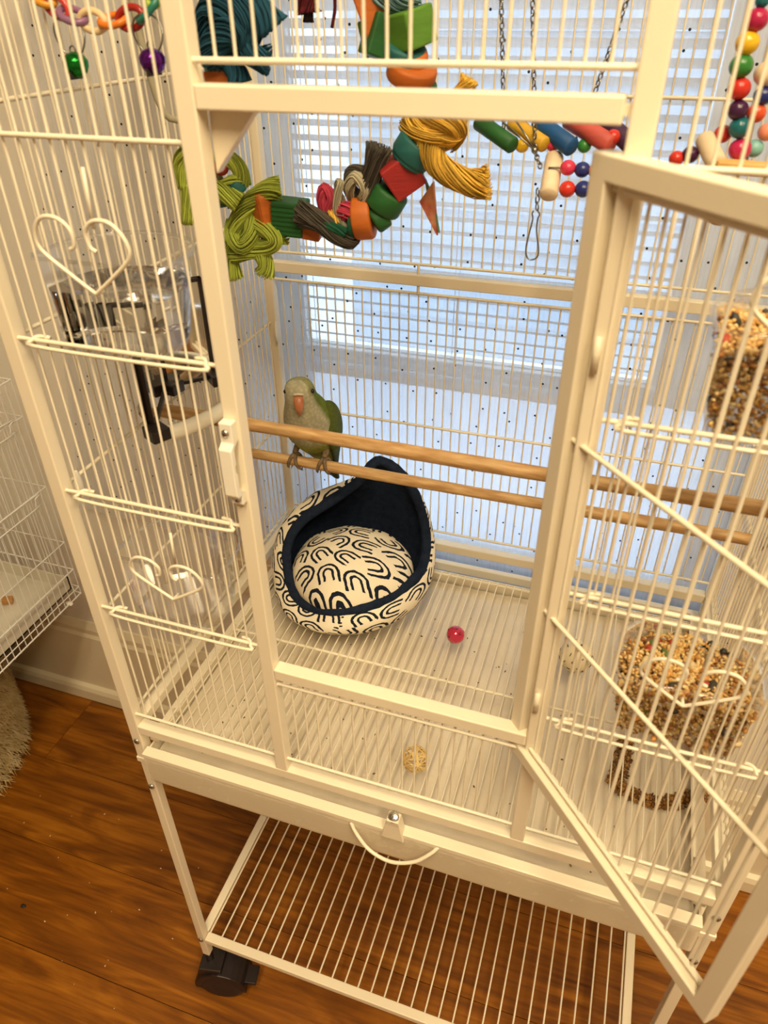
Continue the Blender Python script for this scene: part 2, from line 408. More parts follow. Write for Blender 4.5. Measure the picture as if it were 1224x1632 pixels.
# ceiling lamps
for k, (lx, ly) in enumerate(((0.50, -0.88), (1.15, -0.88))):
    lp = thing('ceiling_lamp', (lx, ly, 2.6), ['long warm ceiling lamp nearer the left wall', 'long warm ceiling lamp nearer the right wall'][k], 'lamp', 'warm ceiling lamps')
    MB().box(lx-0.09, lx+0.09, ly-0.6, ly+0.6, 2.555, 2.6).obj('housing', PAINT, lp, bevel=0.004)
    LE = MATS.get('lit_diffuser')
    if not LE:
        LE = bpy.data.materials.new('lit_diffuser'); t_, N_, L_ = nt(LE); MATS['lit_diffuser'] = LE
        bb_ = N_['Principled BSDF']; bb_.inputs['Emission Color'].default_value = (*LAMP_COL, 1); bb_.inputs['Emission Strength'].default_value = 3.0
    MB().box(lx-0.075, lx+0.075, ly-0.58, ly+0.58, 2.548, 2.555).obj('diffuser', LE, lp)
    area('lamp_light', (lx, ly, 2.54), (0, 0, 0), 0.15, 1.15, LAMP_W, LAMP_COL)

# ------------------------------------------------------------------ the bird cage
cage = thing('bird_cage', (W/2, D/2, 0.0), 'large white wire bird cage on a wheeled stand with its front door open', 'bird cage')
def post(x0, x1, y0, y1, z0, z1, name='post'):
    return MB().box(x0, x1, y0, y1, z0, z1).obj(name, PAINT, cage, bevel=0.0012)
YB = D - T
post(0, T, 0, T, 0.615, ZTOP); post(W-T, W, 0, T, 0.615, ZTOP); post(0, T, YB, D, 0.615, ZTOP); post(W-T, W, YB, D, 0.615, ZTOP)
post(XA, XB, 0, T, ZR, ZTOP, 'door_jamb'); post(XC, XD, 0, T, ZR, ZTOP, 'door_jamb')
# rails
rail = lambda *a: post(*a, name='rail')
rail(T, W-T, 0, T, ZR-T, ZR); rail(T, W-T, YB, D, ZR-T, ZR)
rail(0, T, T, YB, ZR-T, ZR); rail(W-T, W, T, YB, ZR-T, ZR)
rail(XB, XC-0.003, 0, T, ZT0, ZT1)
MB().box(XC-0.004, XC, 0.003, 0.010, ZT0+0.004, ZT0+0.009).obj('weld', PAINT, cage)
rail(XB, XC, 0, T, ZS-T, ZS)
rail(T, W-T, YB, D, ZMID-T, ZMID)
for a in ((T, W-T, 0, T), (T, W-T, YB, D), (0, T, T, YB), (W-T, W, T, YB)): rail(*a, ZTOP-T, ZTOP)
# roof rods that carry the toys
for y in (0.08, 0.12, 0.2, 0.25, 0.3, 0.38): wire('roof_rod', (T, y, ZTOP-0.006), (W-T, y, ZTOP-0.006), 0.002, WIRE, cage)
# corner gusset in the doorway
MB().prism([(XB, 0.0135, ZT0), (XB+0.031, 0.0135, ZT0), (XB, 0.0135, ZT0-0.036)], (0, 0.008, 0)).obj('gusset', PAINT, cage, bevel=0.0008)

RW, RR = 0.0010, 0.0018
def panel(rod_list, wires, name='wire_panel'):
    for a, b in rod_list: wire('crossbar', a, b, RR, WIRE, cage)
    for a, b in wires: wire('wire', a, b, RW, WIRE, cage)
yr, yw_ = 0.0045, 0.0072
zrods = (0.6955, 0.858, 0.996, 1.137, 1.279, 1.45, 1.58)
def front_side(x0, x1, xs):
    return panel([((x0, yr, z), (x1, yr, z)) for z in zrods], [((x, yw_, 0.6955), (x, yw_, 1.58)) for x in xs])
front_side(T, XA, [0.0245+0.0123*i for i in range(13)])
front_side(XD, W-T, [W-0.0245-0.0123*i for i in range(13)])
mx = [XB+0.0127+0.0125*i for i in range(18)]
panel([((XB, yr, 0.6955), (XC, yr, 0.6955)), ((XB, yr, 0.811), (XC, yr, 0.811))], [((x, yw_, 0.6955), (x, yw_, 0.811)) for x in mx])
panel([((XB, yr, 1.3212), (XC, yr, 1.3212)), ((XB, yr, 1.58), (XC, yr, 1.58))], [((x, yw_, 1.3212), (x, yw_, 1.58)) for x in mx])
yb = D-0.0075
bx = [T+0.0106+0.01233*i for i in range(49)]
panel([((T, yb-0.002, z), (W-T, yb-0.002, z)) for z in (0.698, 0.871, 1.053)], [((x, yb, 0.698), (x, yb, 1.053)) for x in bx])
panel([((T, yb-0.002, z), (W-T, yb-0.002, z)) for z in (1.088, 1.268, 1.45, 1.58)] + [((0.209, yb-0.003, 1.088), (0.209, yb-0.003, 1.074)), ((0.209, yb-0.003, 1.062), (0.209, yb-0.003, 1.053))],
      [((x+0.002, yb, 1.088), (x+0.002, yb, 1.58)) for x in bx[:-1]])
sy = [T+0.0115+0.01235*i for i in range(33)]
for xs, xr in ((0.0072, 0.0045), (W-0.0072, W-0.0045)):
    panel([((xr, T, z), (xr, YB, z)) for z in (0.690, 0.842, 0.994, 1.135, 1.291, 1.45, 1.58)], [((xs, y, 0.690), (xs, y, 1.58)) for y in sy])

# flap bars with hooked ends and heart handles over the cup openings
def hook_bar(xl, xr, z):
    y = -0.0005
    pts = [(xl+0.012, y+0.009, z+0.004), (xl+0.003, y+0.007, z+0.005), (xl, y+0.002, z+0.003), (xl+0.003, y-0.0005, z), ((xl+xr)/2, y-0.0005, z-0.001),
           (xr-0.003, y-0.0005, z), (xr, y+0.002, z+0.003), (xr-0.003, y+0.007, z+0.005), (xr-0.012, y+0.009, z+0.004)]
    return MB().tube(smooth_path(pts, 4), 0.0016, 6).obj('flap_bar', WIRE, cage, smooth=True)
def heart(cx, zt, w=0.070, h=0.050, tilt=0.0):
    pts = []
    half = [(0, 0), (0.25, 0.26), (0.5, 0.56), (0.50, 0.80), (0.38, 0.99), (0.20, 1.0), (0.085, 0.86), (0.09, 0.66), (0.15, 0.60)]
    L = [(cx+a*w, -0.005-0.004*b, zt+b*h) for a, b in half]; Rr = [(cx-a*w, -0.005-0.004*b, zt+b*h) for a, b in half]
    hp = list(reversed(smooth_path(Rr, 5)))[:-1] + smooth_path(L, 5)
    o = MB().tube(hp, 0.0015, 6).obj('heart_handle', WIRE, cage, smooth=True)
    MB().cyl((cx+0.006, 0.0005, zt+h*0.85), (cx+0.008, 0.0005, zt+h*1.6), 0.0013, 6).obj('heart_stub', WIRE, o, smooth=True)
    MB().cyl((cx, -0.005, zt), (cx, 0.0035, zt-0.0005), 0.0014, 6).obj('heart_weld', WIRE, o, smooth=True)
for xl, xr in ((0.028, 0.178), (W-0.178, W-0.028)):
    for z in (1.1345, 0.993, 0.855): hook_bar(xl, xr, z)
heart(0.104, 1.183); heart(0.109, 0.902, 0.070, 0.046); heart(0.545, 0.919, 0.068, 0.046); heart(0.548, 1.192, 0.068, 0.046)

# the open door: swung out on the right jamb
PH = 0.8266
hd = V((math.cos(PH), -math.sin(PH), 0)); hn = V((-math.sin(PH), -math.cos(PH), 0)); hz = V((0, 0, 1))
H0 = V((0.4215, 0.0126, 0)); DW, DT = 0.2398, 0.0125
ZD0, ZD1 = 0.815-T, 1.284
def dbox(s0, s1, z0, z1, o0=-DT, o1=0):
    m = MB(); c = H0 + hd*(s0+s1)/2 + hn*(o0+o1)/2 + hz*(z0+z1)/2
    return m.obox(c, (hd, hn, hz), ((s1-s0)/2, (o1-o0)/2, (z1-z0)/2))
dp = lambda s, o, z: H0+hd*s+hn*o+hz*z
def ring_frame():
    m = MB(); vs = []
    for o in (0, -DT):
        for s0, s1, z0, z1 in ((0, DW, ZD0, ZD1), (T, DW-T, ZD0+T, ZD1-T)):
            vs += [dp(s0, o, z0), dp(s1, o, z0), dp(s1, o, z1), dp(s0, o, z1)]
    fs = []
    for i in range(4):
        j = (i+1) % 4
        fs += [(i, j, 4+j, 4+i), (8+j, 8+i, 12+i, 12+j), (j, i, 8+i, 8+j), (4+i, 4+j, 12+j, 12+i)]
    m.add(vs, fs); return m
door = ring_frame().obj('door', PAINT, cage, bevel=0.0012)
door['label'] = 'open cage door with square tube frame'
for z in (0.8185, 0.972, 1.119, 1.2675): wire('door_crossbar', dp(T, -0.007, z), dp(DW-T, -0.007, z), RR, WIRE, door)
for i in range(17): wire('door_wire', dp(T+0.0125+0.01245*i, -0.0095, 0.8185), dp(T+0.0125+0.01245*i, -0.0095, 1.2675), RW, WIRE, door)
for z in (0.87, 1.17):
    MB().cyl((XC+0.0035, -0.0022, z), (XC+0.0035, -0.0022, z+0.022), 0.0024, 10).obj('hinge', PAINT, door, smooth=True)
m = MB().cyl(dp(DW-0.02, 0.001, 1.06), dp(DW-0.02, 0.012, 1.06), 0.004, 10)
m.obj('door_knob', WPLAST, door, smooth=True)

# latch on the left jamb
lt_ = MB()
zc = 1.061
lat = MB().prism([(XA+0.0005, 0, 1.098), (XA+0.0005, -0.008, 1.098), (XA+0.0005, -0.008, 1.082), (XA+0.0005, -0.013, 1.078), (XA+0.0005, -0.013, 1.038), (XA+0.0005, -0.011, 1.035), (XA+0.0005, -0.006, 1.035), (XA+0.0005, -0.006, 1.026), (XA+0.0005, 0, 1.026),
                  (XA+0.0005, 0, 1.036), (XA+0.0005, -0.0075, 1.042), (XA+0.0005, -0.0075, 1.056), (XA+0.0005, -0.009, 1.057), (XA+0.0005, -0.009, 1.063), (XA+0.0005, -0.0075, 1.064), (XA+0.0005, -0.0075, 1.077), (XA+0.0005, 0, 1.082)], (0.0105, 0, 0)).obj('latch', WPLAST, cage, bevel=0.0007)
def screw(c, ax, r=0.0032, parent=cage):
    s = MB().lathe([(r, 0), (r, 0.0006), (r*0.75, 0.0016), (r*0.3, 0.0021), (0.0001, 0.0022)], c, 12, ax).obj('screw', STEEL, parent, smooth=True)
    u = V(ax).orthogonal().normalized(); w = V(ax).cross(u)
    cc = V(c)+V(ax)*0.0020
    m = MB(); m.obox(cc, (u, w, V(ax)), (r*0.5, 0.0003, 0.0004)); m.obox(cc, (w, u, V(ax)), (r*0.5, 0.0003, 0.0004))
    m.obj('cross_slot', mk('dark_slot', (0.03, 0.025, 0.02), 0.6), s)
screw((XA+0.0055, -0.008, 1.090), (0, -1, 0), parent=lat); screw((XA+0.0065, -0.006, 1.0305), (0, -1, 0), 0.0028, lat)
# round plastic caps on the corner posts
for c in ((T+0.003, YB-0.006, 0.985), (T+0.003, YB-0.006, 0.80), (0.0145, 0.0195, 0.993), (0.0145, 0.0195, 1.29)):
    MB().ball(c, 0.012, 12, 8, (0.12, 0.42, 1.25)).obj('corner_clip', WPLAST, cage, smooth=True)

# stand: legs, rails, lower shelf, casters
leg = lambda *a: post(*a, name='stand_leg')
for x0 in (0, W-T):
    for y0 in (0, YB): leg(x0+0.0008, x0+T-0.0008, y0+0.0008, y0+T-0.0008, ZLEG, 0.615)
for x0 in (0, W-T):
    for y0 in (0, YB): MB().box(x0-0.0012, x0+T+0.0012, y0-0.0012, y0+T+0.0012, 0.610, 0.619).obj('collar', PAINT, cage, bevel=0.001)
srail = lambda *a: post(*a, name='stand_rail')
srail(T, W-T, 0, T, 0.576, 0.576+T); srail(T, W-T, YB, D, 0.576, 0.576+T); srail(0, T, T, YB, 0.576, 0.576+T); srail(W-T, W, T, YB, 0.576, 0.576+T)
# slides that carry tray and grate
for x0, x1 in ((T, 0.0255), (W-0.0255, W-T)):
    MB().box(x0, x1, T, YB, 0.638, 0.644).obj('slide', PAINT, cage, bevel=0.0006)
srail(T, W-T, YB+0.002, D-0.002, 0.627, 0.641)
shz = ZSH
sh_rail = lambda *a: post(*a, name='shelf_rail')
sh_rail(T, W-T, 0, T, shz-0.011, shz); sh_rail(T, W-T, YB, D, shz-0.011, shz)
shelf = sh_rail(0.0006, T-0.0006, T, YB, shz-0.011, shz-0.0003); sh_rail(W-T+0.0006, W-0.0006, T, YB, shz-0.011, shz-0.0003)
swp = shelf
wire('shelf_wire', (0.0155, T, shz-0.004), (0.0155, YB, shz-0.004), 0.0014, WIRE, shelf); wire('shelf_wire', (W-0.0155, T, shz-0.004), (W-0.0155, YB, shz-0.004), 0.0014, WIRE, shelf)
wire('shelf_crossbar', (T, D/2, shz-0.007), (W-T, D/2, shz-0.007), 0.0016, WIRE, shelf)
for i in range(29):
    x = 0.0155+(W-0.031)*(i+1)/30.0
    wire('shelf_wire', (x, T-0.001, shz-0.004), (x, YB+0.001, shz-0.004), 0.0013, WIRE, swp)
for c, ax in (((T/2, -0.0003, 0.6495), (0, -1, 0)), ((T/2, -0.0001, 0.562), (0, -1, 0)), ((T/2, -0.0001, 0.167), (0, -1, 0)), ((W-T/2, -0.0003, 0.6495), (0, -1, 0)), ((W-T/2, -0.0001, 0.562), (0, -1, 0)), ((W-T/2, -0.0001, 0.167), (0, -1, 0))):
    screw(c, ax, 0.0042)
def caster(cx, cy, ang):
    d = V((math.cos(ang), math.sin(ang), 0)); w = V((-d.y, d.x, 0)); c0 = V((cx, cy, 0))
    m = MB().cyl(c0+V((0, 0, 0.085)), c0+V((0, 0, ZLEG)), 0.0062, 10)
    ax = c0+d*0.016+V((0, 0, 0.037))
    # hood
    hood = [(ax+d*0.043*math.cos(R(a))+V((0, 0, 0.043*math.sin(R(a))))) for a in range(-8, 195, 14)]
    inner = [(ax+d*0.032*math.cos(R(a))+V((0, 0, 0.032*math.sin(R(a))))) for a in range(194, -9, -14)]
    m.prism([q-w*0.021 for q in hood+inner], w*0.042)
    m.obox(ax+V((0, 0, 0.046))-d*0.012, (d, w, hz), (0.018, 0.018, 0.008))
    cs = m.obj('caster', BLACKP, cage, bevel=0.0012)
    for s in (-1, 1):
        a = ax+w*s*0.0125
        MB().lathe([(0.030, -0.0085), (0.0365, -0.006), (0.037, 0), (0.0365, 0.006), (0.030, 0.0085), (0.012, 0.0085)], a, 24, w*s).obj('wheel', mk('black_rubber', (0.018, 0.012, 0.013), 0.5), cs, smooth=True)
    m = MB().obox(ax+d*0.046+V((0, 0, 0.012)), (d, w, hz), (0.012, 0.014, 0.004)); m.obj('brake_pedal', BLACKP, cs, bevel=0.001)
caster(0.0067, 0.0067, R(12)); caster(W-0.0067, 0.0067, R(150)); caster(0.0067, D-0.0067, R(-60)); caster(W-0.0067, D-0.0067, R(230))

# pull-out tray with liner, film, handle and lock
TX0, TX1 = T+0.003, W-T-0.003
m = MB()
m.box(TX0, TX1, -0.007, -0.005, 0.592, 0.639); m.box(TX0, TX1, YB-0.012, YB-0.010, 0.592, 0.636)
m.box(TX0, TX0+0.002, -0.005, YB-0.012, 0.592, 0.636); m.box(TX1-0.002, TX1, -0.005, YB-0.012, 0.592, 0.636)
m.box(TX0, TX1, -0.005, YB-0.010, 0.590, 0.592)
tray = m.obj('tray', PAINT, cage)
m = MB(); m.box(TX0, TX1, -0.0075, 0.0035, 0.6375, 0.6405); m.box(TX0, TX1, -0.0085, -0.0068, 0.634, 0.6405)
m.obj('tray_rim', PAINT, tray, bevel=0.0006)
LIN = mk('white_liner_under_film', (0.74, 0.65, 0.50), 0.3, col2=(0.66, 0.57, 0.42), scale=16, bump=0.5, bscale=70, coat=0.3)
def liner():
    nx, ny = 90, 60; vs = []; fs = []
    rnd = random.Random(3)
    for j in range(ny+1):
        for i in range(nx+1):
            x = TX0+0.003+(TX1-TX0-0.006)*i/nx; y = -0.003+(YB-0.012)*j/ny
            z = 0.618+0.0016*math.sin(x*41+y*17)*math.sin(y*53-x*11)+rnd.uniform(-0.0006, 0.0006)
            vs.append((x, y, z))
    for j in range(ny):
        for i in range(nx): fs.append((j*(nx+1)+i, j*(nx+1)+i+1, (j+1)*(nx+1)+i+1, (j+1)*(nx+1)+i))
    m = MB(); m.add(vs, fs)
    o = m.obj('paper_liner', LIN, tray, smooth=True); o['label'] = 'pale crinkled liner sheet in the tray'
liner()
def film():
    nx, nz = 150, 9; vs = []; fs = []; rnd = random.Random(5)
    for j in range(nz+1):
        for i in range(nx+1):
            x = TX0+0.004+(TX1-TX0-0.008)*i/nx; z = 0.594+0.037*j/nz
            y = -0.0085 - 0.0015*abs(math.sin(x*60+z*90+2*math.sin(x*23)))*math.sin(math.pi*j/nz) - rnd.uniform(0, 0.0022)
            vs.append((x, y, z))
    for j in range(nz):
        for i in range(nx): fs.append((j*(nx+1)+i, j*(nx+1)+i+1, (j+1)*(nx+1)+i+1, (j+1)*(nx+1)+i))
    m = MB(); m.add(vs, fs); o = m.obj('clear_film', FILM, tray); o['label'] = 'crinkled clear plastic film on the tray front'
film()
hp = smooth_path([(0.273, -0.007, 0.632), (0.281, -0.012, 0.622), (0.298, -0.018, 0.609), (0.322, -0.021, 0.6055), (0.346, -0.019, 0.615), (0.362, -0.013, 0.629), (0.369, -0.007, 0.636)], 5)
MB().tube(hp, 0.0021, 8).obj('tray_handle', WIRE, tray, smooth=True)
kb = MB().loft([[(0.308, -0.0108, 0.630), (0.333, -0.0108, 0.630), (0.333, 0.001, 0.630), (0.308, 0.001, 0.630)], [(0.3125, -0.0108, 0.655), (0.3285, -0.0108, 0.655), (0.3285, 0.001, 0.655), (0.3125, 0.001, 0.655)], [(0.314, -0.0118, 0.664), (0.327, -0.0118, 0.664), (0.327, 0.0, 0.664), (0.314, 0.0, 0.664)]]).obj('tray_lock', PAINT, tray, bevel=0.001)
screw((0.3205, -0.0065, 0.6645), (0, -0.5, 0.87), 0.006, tray)

# floor grate
GZ = 0.656
gr = MB().tube([(0.029, 0.024, GZ-0.001), (W-0.029, 0.024, GZ-0.001), (W-0.029, 0.392, GZ-0.001), (0.029, 0.392, GZ-0.001)], 0.0019, 6, closed=True).obj('floor_grate', WIRE, cage)
wire('grate_crossbar', (0.027, 0.194, GZ-0.001), (W-0.027, 0.194, GZ-0.001), 0.0019, WIRE, gr)
for x in (0.0262, W-0.0262):
    for y in (0.05, 0.2, 0.365): wire('grate_foot', (x, y, GZ), (x, y, 0.642), 0.0017, WIRE, gr)
for i in range(48): wire('grate_wire', (0.0398+0.0119*i, 0.022, GZ+0.0018), (0.0398+0.0119*i, 0.394, GZ+0.0018), 0.00078, WIRE, gr)
GT = GZ+0.0028

# ------------------------------------------------------------------ perches
def perch(y, z, r, label, seed):
    rnd = random.Random(seed); pts = []; rs = []
    for i in range(41):
        x = 0.0085+(W-0.017)*i/40
        pts.append((x, y+0.0006*math.sin(x*9+seed), z+0.0006*math.sin(x*13))); rs.append(r*(1+0.05*math.sin(x*21+seed)+0.02*rnd.uniform(-1, 1)))
    e = thing('perch', (W/2, y, z), label, 'perch', 'wooden perches')
    MB().tube(pts, rs, 16).obj('dowel', PERCH, e, smooth=True)
    for x, s in ((0.0, -1), (W, 1)):
        MB().lathe([(0.011, 0), (0.011, 0.002), (0.008, 0.003), (0.0035, 0.009), (0.0005, 0.0095)], (x, y, z), 12, (s, 0, 0)).obj('wing_nut', STEEL, e, smooth=True)
perch(0.15, 1.003, 0.0068, 'upper wooden perch bar, nearer the door and passing in front of the parrot', 1)
perch(0.322, 0.855, 0.0072, 'lower wooden perch bar that the green parrot stands on', 4)

# ------------------------------------------------------------------ printed canvas
def canvas(name, cell, base=(0.84, 0.75, 0.58), ink=(0.010, 0.014, 0.028)):
    m = bpy.data.materials.new(name); t, N, L = nt(m); b = N['Principled BSDF']; b.inputs['Roughness'].default_value = 0.9
    b.inputs['Specular IOR Level'].default_value = 0.15
    def mth(op, a, c=None, d=None):
        n = N.new('ShaderNodeMath'); n.operation = op
        for i, q in enumerate((a, c, d)):
            if q is None: continue
            if isinstance(q, (int, float)): n.inputs[i].default_value = q
            else: L.new(q, n.inputs[i])
        return n.outputs[0]
    tc = N.new('ShaderNodeTexCoord'); nz = N.new('ShaderNodeTexNoise'); nz.inputs['Scale'].default_value = 170; nz.inputs['Detail'].default_value = 2
    L.new(tc.outputs['UV'], nz.inputs['Vector'])
    jig = N.new('ShaderNodeVectorMath'); jig.operation = 'MULTIPLY_ADD'; jig.inputs[1].default_value = (0.0028,)*3
    L.new(nz.outputs['Color'], jig.inputs[0]); L.new(tc.outputs['UV'], jig.inputs[2])
    sp = N.new('ShaderNodeSeparateXYZ'); L.new(jig.outputs[0], sp.inputs[0])
    u = mth('DIVIDE', sp.outputs[0], cell); v = mth('DIVIDE', sp.outputs[1], cell*0.93)
    row = mth('FLOOR', v); u = mth('ADD', u, mth('MULTIPLY', row, 0.5)); colm = mth('FLOOR', u)
    cb = N.new('ShaderNodeCombineXYZ'); L.new(colm, cb.inputs[0]); L.new(row, cb.inputs[1])
    wn = N.new('ShaderNodeTexWhiteNoise'); wn.noise_dimensions = '2D'; L.new(cb.outputs[0], wn.inputs['Vector'])
    ang = mth('MULTIPLY', mth('SUBTRACT', wn.outputs['Value'], 0.5), 5.4)
    fx = mth('SUBTRACT', mth('SUBTRACT', u, colm), 0.5); fy = mth('SUBTRACT', mth('SUBTRACT', v, row), 0.5)
    fv = N.new('ShaderNodeCombineXYZ'); L.new(fx, fv.inputs[0]); L.new(fy, fv.inputs[1])
    rt = N.new('ShaderNodeVectorRotate'); rt.rotation_type = 'Z_AXIS'; L.new(fv.outputs[0], rt.inputs['Vector']); L.new(ang, rt.inputs['Angle'])
    s2 = N.new('ShaderNodeSeparateXYZ'); L.new(rt.outputs[0], s2.inputs[0])
    x = mth('ABSOLUTE', s2.outputs[0]); y = s2.outputs[1]
    yp = mth('MAXIMUM', mth('SUBTRACT', y, 0.02), 0.0)
    d = mth('SQRT', mth('ADD', mth('MULTIPLY', x, x), mth('MULTIPLY', yp, yp)))
    l1 = mth('MULTIPLY', mth('LESS_THAN', mth('ABSOLUTE', mth('SUBTRACT', d, 0.385)), 0.052), mth('GREATER_THAN', y, -0.36))
    l2 = mth('MULTIPLY', mth('LESS_THAN', mth('ABSOLUTE', mth('SUBTRACT', d, 0.175)), 0.048), mth('GREATER_THAN', y, -0.30))
    k = mth('MAXIMUM', l1, l2)
    mx = N.new('ShaderNodeMix'); mx.data_type = 'RGBA'; mx.inputs[6].default_value = (*base, 1); mx.inputs[7].default_value = (*ink, 1)
    L.new(k, mx.inputs[0]); L.new(mx.outputs[2], b.inputs['Base Color'])
    n3 = N.new('ShaderNodeTexNoise'); n3.inputs['Scale'].default_value = 900; L.new(tc.outputs['UV'], n3.inputs['Vector'])
    bp = N.new('ShaderNodeBump'); bp.inputs['Strength'].default_value = 0.25; bp.inputs['Distance'].default_value = 0.0006
    L.new(n3.outputs['Fac'], bp.inputs['Height']); L.new(bp.outputs[0], b.inputs['Normal'])
    return m
CANVAS = canvas('arch_print_canvas', 0.034)
FLEECE = mk('navy_fleece', (0.010, 0.016, 0.034), 0.95, col2=(0.016, 0.024, 0.045), scale=120, bump=0.6, bscale=500, spec=0.1)
def grid_obj(name, pts, uvs, mat, parent, closed_u=True, sub=0):
    nv = len(pts); nu = len(pts[0]); vs = [q for row in pts for q in row]; fs = []; fuv = []
    for j in range(nv-1):
        for i in range(nu if closed_u else nu-1):
            k = (i+1) % nu
            fs.append((j*nu+i, j*nu+k, (j+1)*nu+k, (j+1)*nu+i))
            ui = uvs[j][i]; uk = uvs[j][k]; uk1 = uvs[j+1][k]; ui1 = uvs[j+1][i]
            if closed_u and k == 0:
                w_ = uvs[0][0][2]; uk = (uk[0]+w_, uk[1]); uk1 = (uk1[0]+w_, uk1[1])
            fuv += [ui[:2], uk[:2], uk1[:2], ui1[:2]]
    me = bpy.data.meshes.new(name); me.from_pydata([tuple(q) for q in vs], [], fs); me.materials.append(mat)
    ul = me.uv_layers.new(name='UVMap')
    for i, q in enumerate(fuv): ul.data[i].uv = q
    me.polygons.foreach_set('use_smooth', [True]*len(me.polygons))
    return link(name, me, parent, sub=sub)

# ------------------------------------------------------------------ hooded nest bed and its cushion
NC = V((0.150, 0.314, 0))
rim0 = [(0.1765, 0.2220, 0.7013), (0.1346, 0.2260, 0.6899), (0.1033, 0.2360, 0.6935), (0.0818, 0.2580, 0.7106), (0.0689, 0.2850, 0.7370), (0.0771, 0.3150, 0.7604), (0.1104, 0.3460, 0.7829), (0.1476, 0.3720, 0.8083),
        (0.1700, 0.3900, 0.8342), (0.1951, 0.3960, 0.8234), (0.2164, 0.3980, 0.7988), (0.2368, 0.3900, 0.7629), (0.2528, 0.3620, 0.7309), (0.2564, 0.3200, 0.7133), (0.2406, 0.2740, 0.7116), (0.2142, 0.2370, 0.7099)]
NS = 6
rim = smooth_path(rim0, NS, closed=True); nR = len(rim)
nest = thing('nest_bed', (NC.x, NC.y, GT), 'hooded fabric nest bed with black arch print and navy lining on the cage floor', 'pet bed')
def nest_dir(i):
    q = rim[i]-NC; q.z = 0
    a0 = -math.pi/2 - 2*math.pi*i/nR
    a1 = math.atan2(q.y, q.x)
    d = V((math.cos(a0), math.sin(a0), 0))*0.35 + V((math.cos(a1), math.sin(a1), 0))*0.65
    return d.normalized()
dirs = [nest_dir(i) for i in range(nR)]
outer, uvs = [], []
STEPS = 14
BASE_Z = GT+0.001
for j in range(STEPS+1):
    t = j/STEPS; row, ur = [], []
    for i in range(nR):
        d = dirs[i]; b = NC + d*0.074 + V((0, 0, BASE_Z)); r = rim[i]
        rr = (V((r.x, r.y, 0))-NC).length
        tall = min(1.0, max(0.0, (r.z-0.72)/0.12))
        m1 = NC + d*(0.118) + V((0, 0, BASE_Z+0.004)); lf = max(0.0, 1-abs(i/nR*16-6.0)/2.6); m2 = V((r.x, r.y, 0)) + d*(0.020+0.014*tall) + V((-0.8, 0.6, 0))*0.050*lf + V((0, 0, r.z - 0.010 - 0.004*tall + 0.030*lf))
        q = b*(1-t)**3 + m1*3*t*(1-t)**2 + m2*3*t*t*(1-t) + r*t**3
        q.y = min(q.y, 0.4265)
        row.append(q); ur.append((i/nR*0.62, t*(0.05+(r.z-BASE_Z)*0.95), 0.62))
    outer.append(row); uvs.append(ur)
bottom = [[NC + d*0.02 + V((0, 0, BASE_Z)) for d in dirs]] + outer
uvb = [[(u[0], -0.05, 0.62) for u in uvs[0]]] + uvs
so = grid_obj('shell', bottom, uvb, CANVAS, nest)
so['label'] = 'cream canvas shell printed with black double arches'
inner, uvi = [], []
for j in range(STEPS+1):
    t = 1-j/STEPS; row = []
    for i in range(nR):
        o = outer[STEPS-j][i]; c = NC + V((0, 0, max(o.z, BASE_Z+0.012)))
        q = o + (V((NC.x, NC.y, o.z))-o).normalized()*(0.011 if j else 0.002)
        q.z = max(q.z, BASE_Z+0.010)
        row.append(q)
    inner.append(row); uvi.append([(0, 0, 0)]*nR)
inner.append([NC + d*0.02 + V((0, 0, BASE_Z+0.010)) for d in dirs]); uvi.append([(0, 0, 0)]*nR)
lo = grid_obj('lining', inner, uvi, FLEECE, nest)
rnd = random.Random(11)
bnd = [q + (V((NC.x, NC.y, q.z))-q).normalized()*0.004 + V((0, 0, -0.0005)) for q in rim]
MB().tube(bnd, [0.0070+rnd.uniform(-0.0006, 0.0006) for _ in bnd], 10, closed=True).obj('binding', FLEECE, nest, smooth=True)

cu, cuv = [], []
CC = V((0.161, 0.303, 0)); nU = 48
for j in range(15):
    t = j/14; row, ur = [], []
    for i in range(nU):
        a = 2*math.pi*i/nU
        if t < 0.4: s = t/0.4; rr = 0.084*(0.75+0.25*math.sin(s*math.pi/2)); z = 0.678+0.022*s
        else: s = (t-0.4)/0.6; rr = 0.084*math.cos(s*math.pi/2)+0.0005; z = 0.702+0.050*math.sin(s*math.pi/2)**0.9
        x = CC.x+rr*math.cos(a)*1.0; y = CC.y+rr*math.sin(a)*0.95
        z += 0.0018*math.sin(x*90)*math.sin(y*80)
        row.append(V((x, y, z))); ur.append((x+0.03*t, y*1.25+0.2, 0))
    cu.append(row); cuv.append(ur)
cu_o = grid_obj('cushion', cu, cuv, canvas('arch_print_cushion', 0.038), None)
tag(cu_o, 'round domed cushion with black arch print lying inside the nest bed', 'cushion')

